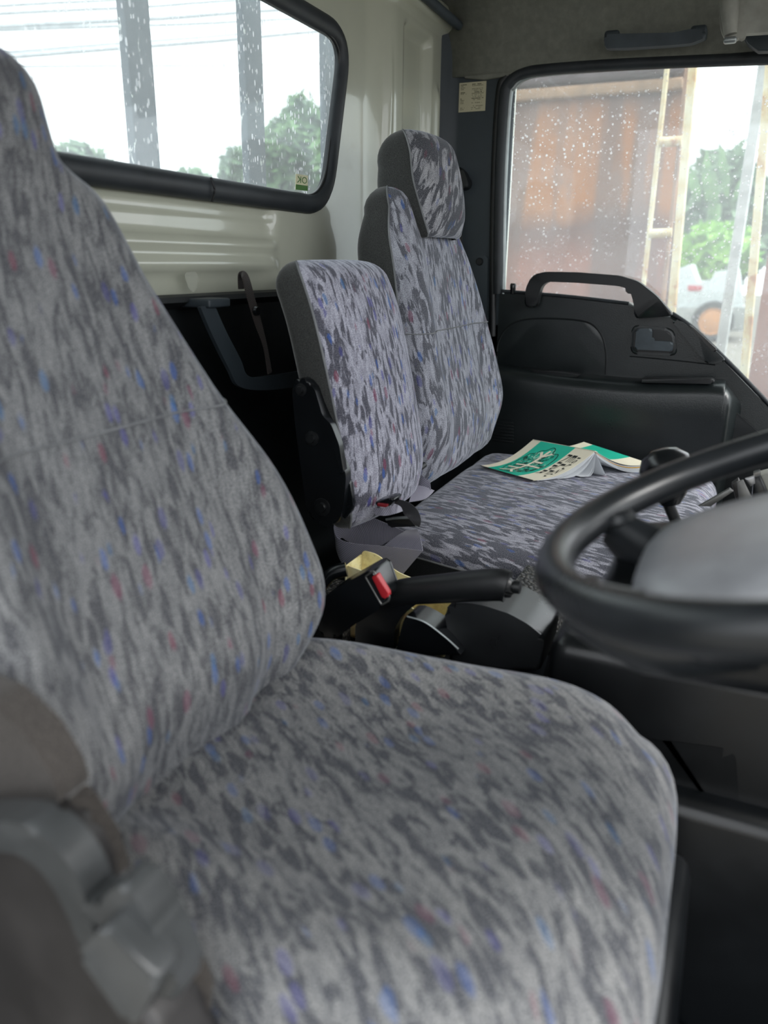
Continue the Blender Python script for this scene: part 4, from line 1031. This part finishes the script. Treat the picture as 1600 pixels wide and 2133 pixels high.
for r in roads: addto(*strip_on('r', r, 0.035, None, 0.0011))
link('drawing_light', mesh('drawing_light', allv, allf), M['cover_cream'], fc)
allv, allf = [], []
outl = []
for i in range(26):
    a = 2*pi*i/26; rr = 0.95+0.10*random.uniform(-1, 1); outl.append((0.52+0.43*rr*cos(a), 0.58+0.25*rr*sin(a)))
addto(*strip_on('o', outl+[outl[0]], 0.010, None, 0.0010))
for i in range(120):
    a = random.uniform(0, 2*pi); q = random.uniform(0.2, 0.98); s_, t_ = 0.50+0.40*q*cos(a), 0.57+0.23*q*sin(a)
    w_, h_ = random.uniform(0.02, 0.05), random.uniform(0.015, 0.035)
    addto(*strip_on('b', [(s_, t_), (s_+w_, t_), (s_+w_, t_+h_), (s_, t_+h_), (s_, t_)], 0.005, None, 0.00095))
link('drawing_lines', mesh('drawing_lines', allv, allf), M['ink_black'], fc)
allv, allf = [], []
for i in range(150):
    a = random.uniform(0, 2*pi); q = random.uniform(0.15, 1.0); s_, t_ = 0.50+0.40*q*cos(a), 0.575+0.235*q*sin(a)
    addto(*strip_on('b', [(s_, t_), (s_+random.uniform(0.01, 0.05), t_+random.uniform(-0.01, 0.01))], random.uniform(0.008, 0.022), None, 0.0008))
link('drawing_blocks', mesh('drawing_blocks', allv, allf), plastic('pale_green', S(150, 200, 178), 0.5, 0.3, 0.0), fc)

# ================================================================== STEERING WHEEL
sw = empty('steering_wheel', (0.49, -0.084, 0.742), label='large black steering wheel with padded hub, cut off at the right', cat='steering wheel')
tilt = radians(20.5); WC = Vector((0.500, -0.087, 0.732)); WR = 0.188
ex = Vector((1, 0, 0)); ey = Vector((0, cos(tilt), -sin(tilt))); ez = ex.cross(ey)
rim = [WC+(ex*cos(a)+ey*sin(a))*WR for a in [2*pi*i/96 for i in range(96)]]
link('rim', tube('rim', rim, 0.0126, 20, True, 1.0, 1.05, ez), M['wheel'], sw)
def wp(x, y, z): return WC+ex*x+ey*y+ez*z
# hub pad: rounded dome over a black shell
def hub(name, prof, m, cap):
    vs = []; fs = []; K = 64
    for (s_, h_) in prof:
        for k in range(K):
            a = 2*pi*k/K; e = 2/3.4
            x = 0.098*math.copysign(abs(cos(a))**e, cos(a))*s_; y = 0.118*math.copysign(abs(sin(a))**e, sin(a))*s_+0.028
            vs.append(wp(x, y, h_-0.016))
    for j in range(len(prof)-1):
        for k in range(K): fs.append((j*K+k, j*K+(k+1) % K, (j+1)*K+(k+1) % K, (j+1)*K+k))
    fs.append(tuple(range(K)) if cap == 0 else tuple((len(prof)-1)*K+k for k in range(K)))
    return link(name, mesh(name, vs, fs, ang=60), m, sw)
hub('hub_pad', [(0.99, -0.014), (0.985, -0.009), (0.96, -0.003), (0.91, 0.002), (0.8, 0.006), (0.6, 0.009), (0.3, 0.010), (0.01, 0.010)], M['hub'], 1)
hub('hub_shell', [(0.70, -0.050), (0.86, -0.044), (0.95, -0.030), (0.995, -0.016), (0.99, -0.0142), (0.5, -0.0142)], M['wheel'], 0)
for a0 in (66, 114, -42, 222):
    a = radians(a0); d = Vector((cos(a), sin(a)))
    p0 = wp(d.x*0.09, d.y*0.09, -0.056); p1 = wp(d.x*0.145, d.y*0.145, -0.042); p2 = wp(d.x*0.183, d.y*0.183, -0.012)
    link('spoke', tube('spoke', cr([p0, p1, p2], 6), [0.027-0.012*max(0, i-5)/7 for i in range(13)], 16, False, 0.75, 1.0, ez), M['wheel'], sw)
    link('spoke_boss', lathe('spoke_boss', [(0, -0.006), (0.010, -0.005), (0.013, 0.0), (0.010, 0.005), (0, 0.006)], wp(d.x*0.176, d.y*0.176, -0.006), ez, 16), M['wheel'], sw)
link('column_cover', hexa('column_cover', [(0.47, -0.20, 0.605), (0.64, -0.20, 0.605), (0.66, 0.04, 0.59), (0.48, 0.04, 0.59), (0.46, -0.20, 0.70), (0.64, -0.20, 0.70), (0.67, 0.070, 0.640), (0.48, 0.070, 0.640)], 0.015, 4), M['engine'], sw)
link('steering_column', tube('steering_column', [wp(0, 0, -0.05), Vector((0.53, -0.20, 0.60)), Vector((0.53, -0.50, 0.20))], [0.04, 0.045, 0.05], 20), M['black'], sw)

# gear knob behind the wheel
gk = empty('gear_lever', (1.05, -0.15, 0.3), label='black rounded gear lever knob behind the far rim of the steering wheel', cat='gear lever')
gx = 0.98; gc = at(1388, 976, x=gx)
link('knob', lathe('knob', [(0.0, 0.026), (0.015, 0.024), (0.027, 0.015), (0.032, 0.0), (0.030, -0.014), (0.019, -0.034), (0.011, -0.045)], gc, (0.1, 0.25, 1), 24), M['gloss'], gk)
link('shaft', tube('shaft', [gc+Vector((0, 0, -0.03)), Vector((gx+0.02, gc.y-0.04, 0.50)), Vector((gx+0.03, gc.y-0.06, 0.30))], 0.007, 10), M['black'], gk)
link('boot', lathe('boot', [(0.05, 0.0), (0.04, 0.03), (0.030, 0.045), (0.026, 0.07), (0.014, 0.09)], (gx+0.03, gc.y-0.06, 0.29), (0, 0, 1), 20), M['black'], gk)

# dash stay / linkages seen through the wheel
dl = empty('shift_linkage', (1.2, -0.35, 0.5), label='worn metal bracket and rod seen through the steering wheel above the hub', cat='bracket')
lx = 1.15
def lpz(name, px, d, m, x=lx, bev=0.002): return link(name, plate(name, [at(u, v, x=x) for u, v in px], (d, 0, 0), bev, 2), m, dl)
lpz('rod', [(1455, 1055), (1520, 1018), (1528, 1024), (1480, 1056)], 0.01, M['dull_metal'])
lpz('upright', [(1524, 1010), (1538, 1000), (1562, 1045), (1534, 1045)], 0.02, M['grey_plastic'], lx+0.02)
lpz('bracket_plate', [(1535, 1004), (1548, 1000), (1566, 1036), (1562, 1050), (1540, 1045)], 0.006, M['dull_metal'])
lpz('clip', [(1552, 998), (1572, 992), (1573, 1008), (1564, 1014)], 0.008, M['metal'], lx-0.01)
lpz('cover_block', [(1570, 994), (1584, 990), (1602, 1030), (1604, 1050), (1566, 1050)], 0.04, M['gloss'], lx+0.03)
lpz('side_casting', [(1584, 990), (1640, 975), (1640, 1050), (1604, 1040)], 0.03, M['visor'], lx+0.04)

# engine side cover edge right of driver cushion
sc_ = ec
link('upper_box', plate('upper_box', rounded([at(u, v, x=0.83) for u, v in [(1150, 1340), (1490, 1400), (1510, 1440), (1525, 1548), (1100, 1530)]], 0.012, 4), (0.06, 0, 0), 0.008), M['black'], sc_)
link('ledge', plate('ledge', rounded([at(u, v, x=0.80) for u, v in [(1100, 1520), (1420, 1545), (1520, 1560), (1534, 1580), (1545, 1800), (1560, 2200), (1100, 2200)]], 0.02, 5), (0.10, 0, 0), 0.016, 5), M['engine'], sc_)

# crumpled plastic bag by the pedals
random.seed(5)
bg0 = at(1560, 1490, x=0.97)+Vector((0, 0, 0.02))
bm = bmesh.new(); bmesh.ops.create_icosphere(bm, subdivisions=5, radius=1)
for v in bm.verts:
    d = v.co.copy(); f = 1+0.28*noise.noise(d*2.2)+0.16*abs(noise.noise(d*6))
    v.co = Vector((d.x*0.035*f, d.y*0.055*f-d.z*0.03, d.z*0.085*f))+bg0
M['bag'] = plastic('bag_film', S(12, 14, 17), 0.12, 0.7, 0.0)
link('plastic_bag', frombm('plastic_bag', bm, 25), M['bag'], label='crumpled shiny black plastic bag hanging beside the pedals at the right edge', cat='bag')
# floor seam and floor mat
link('floor_mat', plate('floor_mat', [(0.62, -0.55, 0.0), (0.875, -0.55, 0.0), (0.875, -0.05, 0.0), (0.62, -0.05, 0.0)], (0, 0, 0.012), 0.004), M['floor'], label='dark ribbed rubber floor mat under the steering wheel', cat='mat')

# ================================================================== OUTSIDE
# ground
M['ground'] = plastic('wet_ground', S(120, 116, 108), 0.9, 0.2, 0.0, 10, 0.3, 2)
link('ground', box('ground', (0, 0, -1.05), (120, 120, 0.1), 0.0), M['ground'], kind='structure')
# stake posts behind the cab
def post_mat():
    t = NT('peeling_post_paint'); v = t.coord('Object', (1, 1, 0.45))
    n = t.noise(v, 60, 5, 0.7); n2 = t.noise(t.coord('Object'), 9, 3)
    c = t.mix(n2, S(70, 82, 92), S(96, 108, 116))
    c = t.mix(t.ramp(n, [(0.61, 0.0), (0.64, 1.0)]), c, S(225, 228, 226)); t.l(c, t.p.inputs['Base Color'])
    t.p.inputs['Roughness'].default_value = 0.7; t.bump(n, 0.6, 0.002); return t.m
M['post'] = post_mat()
PY = 0.88
for i, (ul, ur, v_, lab) in enumerate(((262, 322, 150, 'grey stake post with peeling paint behind the rear window, leftmost and widest in view'),
                                 (505, 550, 180, 'grey stake post with peeling paint behind the rear window, middle one'),
                                 (671, 722, 180, 'grey stake post showing at the right edge of the rear window'))):
    a = at(ul, v_, y=PY); b = at(ur, v_, y=PY)
    a = at(ul+7, v_, y=PY); wv = (b.x-a.x)
    po = link('stake_post', box('stake_post', ((a.x+b.x)/2, PY+0.008, 0.71), (wv*0.97, 0.016, 2.1), 0.003), M['post'], label=lab, cat='post', group='stake posts of the truck bed')
# truck bed floor carrying the stakes
link('truck_bed', box('truck_bed', (0.9, 2.4, -0.40), (2.0, 3.2, 0.12), 0.01), M['post'], label='flat truck bed behind the cab carrying the stake posts', cat='truck bed')
# power lines
wl = ['second from the top', 'third from the top, thick', 'thin one just under the second thick line', 'lower thick line crossing behind both posts', 'thin line just above the lower thick line', 'lowest and faintest of the lines', 'topmost line, leaving the frame at the top']
for wi, (u0, v0, u1, v1, r) in enumerate(((0, 28, 500, 0, 0.010), (0, 55, 560, 22, 0.014), (0, 62, 640, 38, 0.010), (20, 118, 700, 62, 0.014), (20, 108, 700, 52, 0.008), (120, 138, 690, 132, 0.007), (0, 12, 400, -14, 0.009))):
    a = at(u0, v0, y=9.0); b = at(u1, v1, y=9.0); d = (b-a)
    pts = [a-d*1.5+Vector((0, 0, 0)), a, a.lerp(b, .5)-Vector((0, 0, 0.02)), b, b+d*1.5]
    link('power_line', tube('power_line', cr(pts, 5), r*2.6, 6), M['sky_cable'], label='overhead power line behind the rear window, '+wl[wi], cat='power line', group='overhead power lines')
# foliage
def leafy(name, c, rad, n, size, mats, parent, seed):
    rnd = random.Random(seed); vs = []; fs = []
    for i in range(n):
        while True:
            d = Vector((rnd.uniform(-1, 1), rnd.uniform(-1, 1), rnd.uniform(-1, 1)))
            if 0.01 < d.length < 1: break
        d = d.normalized()*(0.55+0.45*rnd.random()**0.5)
        f = 1+0.35*noise.noise(d*2.3+Vector((seed, 0, 0)))
        p = Vector(c)+Vector((d.x*rad[0], d.y*rad[1], d.z*rad[2]))*f
        a = Vector((rnd.uniform(-1, 1), rnd.uniform(-1, 1), rnd.uniform(-1, 1))).normalized(); b = a.orthogonal().normalized()
        s = size*rnd.uniform(0.6, 1.4); o = len(vs)
        vs += [p-a*s, p+b*s*0.4, p+a*s, p-b*s*0.4]; fs.append((o, o+1, o+2, o+3))
    me = bpy.data.meshes.new(name); me.from_pydata([tuple(v) for v in vs], [], fs)
    return link(name, me, mats, parent, kind='stuff')
def leafmat(name, c1, c2):
    t = NT(name); n = t.noise(t.coord('Object'), 3.0, 3)
    t.l(t.mix(t.ramp(n, [(0.35, 0.0), (0.65, 1.0)]), S(*c1), S(*c2)), t.p.inputs['Base Color'])
    t.p.inputs['Roughness'].default_value = 0.6; t.p.inputs['Subsurface Weight'].default_value = 0.0
    return t.m
M['leaf'] = leafmat('leaf_green', (58, 92, 54), (96, 134, 74))
M['leaf_bright'] = leafmat('leaf_bright', (92, 150, 48), (150, 196, 80))
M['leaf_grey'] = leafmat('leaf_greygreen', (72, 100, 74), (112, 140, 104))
M['bark'] = plastic('bark', S(96, 84, 70), 0.9, 0.2, 0.3, 40)
def bush(c, rad, n, size, m, label, seed, grp, top=None):
    e = empty('shrub', (c[0], c[1], -1.0), label=label, cat='shrub', group=grp) if grp else empty('shrub', (c[0], c[1], -1.0), label=label, cat='shrub')
    leafy('foliage', c, rad, n, size, m, e, seed)
    link('trunk', tube('trunk', [(c[0], c[1], -1.0), (c[0]+0.05, c[1], c[2])], 0.05, 8), M['bark'], e)
def bush_px(u, v, depth, du, dv, axis, n, size, m, label, seed, grp=None):
    c = at(u, v, y=depth) if axis == 'y' else at(u, v, x=depth)
    k = (c-CAM).length/FPX*0.93
    bush(tuple(c), (du*k, du*k*0.8, dv*k), n, size, m, label, seed, grp)
bush_px(640, 345, 6.0, 115, 125, 'y', 4200, 0.11, M['leaf'], 'large green shrub behind the right part of the rear window', 1)
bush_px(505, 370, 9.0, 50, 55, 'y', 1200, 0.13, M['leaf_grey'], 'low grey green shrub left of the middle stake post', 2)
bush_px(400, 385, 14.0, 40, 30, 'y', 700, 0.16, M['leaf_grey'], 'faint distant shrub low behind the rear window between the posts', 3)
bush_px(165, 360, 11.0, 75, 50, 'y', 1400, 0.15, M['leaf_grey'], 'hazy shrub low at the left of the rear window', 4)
# side: greenery between the posts
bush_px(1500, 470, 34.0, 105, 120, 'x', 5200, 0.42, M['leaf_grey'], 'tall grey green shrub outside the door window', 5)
bush_px(1490, 525, 28.0, 85, 45, 'x', 3200, 0.28, M['leaf_bright'], 'bright green low shrub outside the door window below the banana plant', 6)
bush_px(1440, 450, 38.0, 60, 70, 'x', 2000, 0.45, M['leaf'], 'mid green shrub just right of the cream post outside', 7)
bn = empty('banana_plant', (10, -2, -1), label='banana plant with upright pointed leaves rising above the shrubs outside', cat='banana plant')
for (u0, v0, u1, v1, wpx) in ((1475, 420, 1470, 305, 12), (1515, 410, 1500, 296, 11), (1455, 420, 1436, 340, 12), (1530, 420, 1560, 345, 9), (1490, 430, 1486, 350, 10)):
    a = at(u0, v0, x=30.0); b = at(u1, v1, x=30.0); k = (a-CAM).length/FPX
    side = Vector((0.2, 1, 0)).normalized(); A = []; B = []
    for i in range(7):
        t_ = i/6; c = a.lerp(b, t_)+Vector((0.8*t_*t_, 0, 0)); wd = wpx*k*sin(pi*(0.12+0.86*t_))*0.8; A.append(c+side*wd); B.append(c-side*wd)
    link('leaf', ribbon('leaf', A, B, 3, 0.01), M['leaf'], bn)
c = at(1490, 470, x=30.0); link('stem', tube('stem', [(c.x, c.y, -1.0), tuple(at(1490, 425, x=30.0))], [0.3, 0.2], 8), M['leaf'], bn)
# rusty panel wall
def rust_mat():
    t = NT('rusted_panel'); v = t.coord('Object')
    tc = t.n('ShaderNodeTexCoord'); sx = t.n('ShaderNodeSeparateXYZ'); t.l(tc.outputs['Object'], sx.inputs[0])
    n = t.noise(v, 2.6, 5, 0.6); n2 = t.noise(v, 9, 5, 0.7); n3 = t.noise(t.coord('Object', (1, 3.5, 0.35)), 2.2, 3)
    mr = t.n('ShaderNodeMapRange'); mr.inputs[1].default_value = 0.2; mr.inputs[2].default_value = 2.0
    t.l(t.math('ADD', sx.outputs[2], t.math('MULTIPLY', t.math('SUBTRACT', n, 0.5), 0.35)), mr.inputs[0])
    c = t.ramp(mr.outputs[0], [(0.0, S(120, 74, 62)), (0.34, S(150, 96, 80)), (0.44, S(104, 70, 62)), (0.50, S(168, 104, 46)), (0.66, S(160, 100, 50)), (0.74, S(112, 82, 68)), (0.90, S(122, 96, 78))])
    c = t.mix(t.ramp(n3, [(0.45, 0.0), (0.55, 0.75)]), c, S(104, 84, 80))
    c = t.mix(t.ramp(n2, [(0.5, 0.0), (0.75, 0.5)]), c, S(90, 62, 54)); t.l(c, t.p.inputs['Base Color'])
    t.p.inputs['Roughness'].default_value = 0.85; t.bump(n2, 0.4, 0.01); return t.m
M['rust'] = rust_mat()
M['rust_brown'] = plastic('rust_brown_paint', S(150, 118, 98), 0.8, 0.3, 0.0, 10, 0.35, 9)
def cream_rust():
    t = NT('rusty_cream_paint'); v = t.coord('Object'); n = t.noise(v, 7, 5, 0.7)
    t.l(t.ramp(n, [(0.42, S(222, 214, 186)), (0.56, S(206, 184, 140)), (0.64, S(168, 110, 62)), (0.72, S(110, 76, 58))]), t.p.inputs['Base Color'])
    t.p.inputs['Roughness'].default_value = 0.7; return t.m
M['cream_rust'] = cream_rust()
WX = 3.6
rwp = empty('rusty_container', (WX, 0.5, -1.0), label='large rust brown steel container wall filling the left of the door window', cat='container')
yR = at(1432, 300, x=WX).y; yLft = 1.35
link('side_sheet', box('side_sheet', (WX+0.03, (yR+yLft)/2, 0.6), (0.05, yLft-yR, 3.2), 0.0), M['rust'], rwp)
zt1 = at(1200, 205, x=WX).z; zt2 = at(1200, 180, x=WX).z
link('tan_rail', box('tan_rail', (WX-0.01, (yR+yLft)/2+0.02, (zt1+zt2)/2), (0.05, yLft-yR-0.04, abs(zt2-zt1)), 0.01), plastic('tan_paint', S(160, 130, 104), 0.8, 0.3, 0.0), rwp)
link('tarpaulin', box('tarpaulin', (WX-0.02, (yR+yLft)/2+0.02, zt2+0.18), (0.05, yLft-yR-0.04, 0.34), 0.03), plastic('grey_tarp', S(110, 100, 104), 0.7, 0.3, 0.0, var=0.4, vscale=6), rwp)
def post_px(u0, v0, u1, v1, wpx, x, name, label, m='cream_rust', parent=None, cat='post'):
    a = at(u0, v0, x=x); b = at(u1, v1, x=x); d = (b-a); a2 = a-d*0.25; b2 = b+d*1.6
    k = wpx*x/FPX*0.5*0.95
    k_ = k
    vs = []
    for p in (b2, a2):
        for (sx_, sy_) in ((-1, -1), (1, -1), (1, 1), (-1, 1)): vs.append(p+Vector((sx_*k_, sy_*k_, 0)))
    me = hexa(name, vs, 0.004, 1)
    return link(name, me, M[m], parent, label=label, cat=cat) if label else link(name, me, M[m], parent)
ld = empty('rusty_ladder', (3.4, 0.4, -1.0), label='narrow cream ladder frame with two rungs in front of the rusty container', cat='ladder')
post_px(1390, 140, 1340, 600, 9, 3.42, 'rail', None, parent=ld)
post_px(1432, 140, 1382, 620, 8, 3.42, 'rail', None, 'rust_brown', parent=ld)
for (u0, v0, u1, v1) in ((1374, 296, 1420, 294), (1353, 487, 1400, 485), (1340, 660, 1385, 660)):
    a = at(u0, v0, x=3.40); b = at(u1, v1, x=3.40)
    link('rung', tube('rung', [a, b], 0.018, 8), M['cream_rust'], ld)
link('gate_post', None, None) if False else None
post_px(1444, 140, 1400, 640, 16, 3.30, 'gate_post', 'thick cream painted post with rust spots at the container corner')
post_px(1603, 150, 1552, 760, 16, 3.30, 'gate_post', 'thick cream and orange rusted post near the right edge of the picture')
link('brown_sheet', box('brown_sheet', (3.5, at(1640, 500, x=3.5).y-0.02, 0.4), (0.04, 0.16, 3.0), 0.0), M['rust'], label='brown rusted sheet right of the orange rusted post', cat='metal sheet')
# distant pale pickup with red lamp and orange wheel
pt = empty('white_pickup', (7, -2, -1), label='blurred pale white pickup with an orange wheel and red lamp seen low between the posts', cat='pickup')
M['white_paint'] = plastic('white_paint', S(198, 204, 204), 0.4, 0.5, 0.0)
M['orange'] = plastic('orange_rim', S(190, 128, 70), 0.6, 0.4, 0.0)
TXp = 22.0
def pxp(name, px, x, d, m, bev=0.02): return link(name, plate(name, rounded([at(u, v, x=x) for u, v in px], 0.03, 3), (d, 0, 0), bev), M[m] if isinstance(m, str) else m, pt)
pxp('cab', [(1412, 560), (1440, 550), (1452, 590), (1480, 585), (1490, 566), (1540, 560), (1548, 620), (1548, 690), (1412, 690)], TXp, 1.8, 'white_paint')
pxp('lower_body', [(1405, 640), (1560, 640), (1560, 688), (1405, 688)], TXp-0.1, 1.9, plastic('grey_body', S(150, 152, 148), 0.6, 0.4, 0.0))
pxp('tail_lamp', [(1433, 594), (1464, 596), (1460, 606), (1433, 606)], TXp-0.03, 0.05, 'red', 0.005)
wc = at(1487, 650, x=TXp-0.15); wc.z = -0.5
link('tyre', lathe('tyre', [(0.2, 0.05), (0.32, 0.0), (0.47, -0.04), (0.50, 0.04), (0.50, 0.3)], wc, (1, 0, 0), 28), M['black'], pt)
link('wheel_rim', lathe('wheel_rim', [(0, -0.05), (0.15, -0.05), (0.27, 0.0), (0.33, -0.03), (0.34, 0.03)], wc, (1, 0, 0), 28), M['orange'], pt)
post_px(1588, 160, 1500, 740, 20, 4.3, 'plastic_strip', 'pale white leaning strip between the pickup and the rusted post', 'white_paint', None, 'strip')
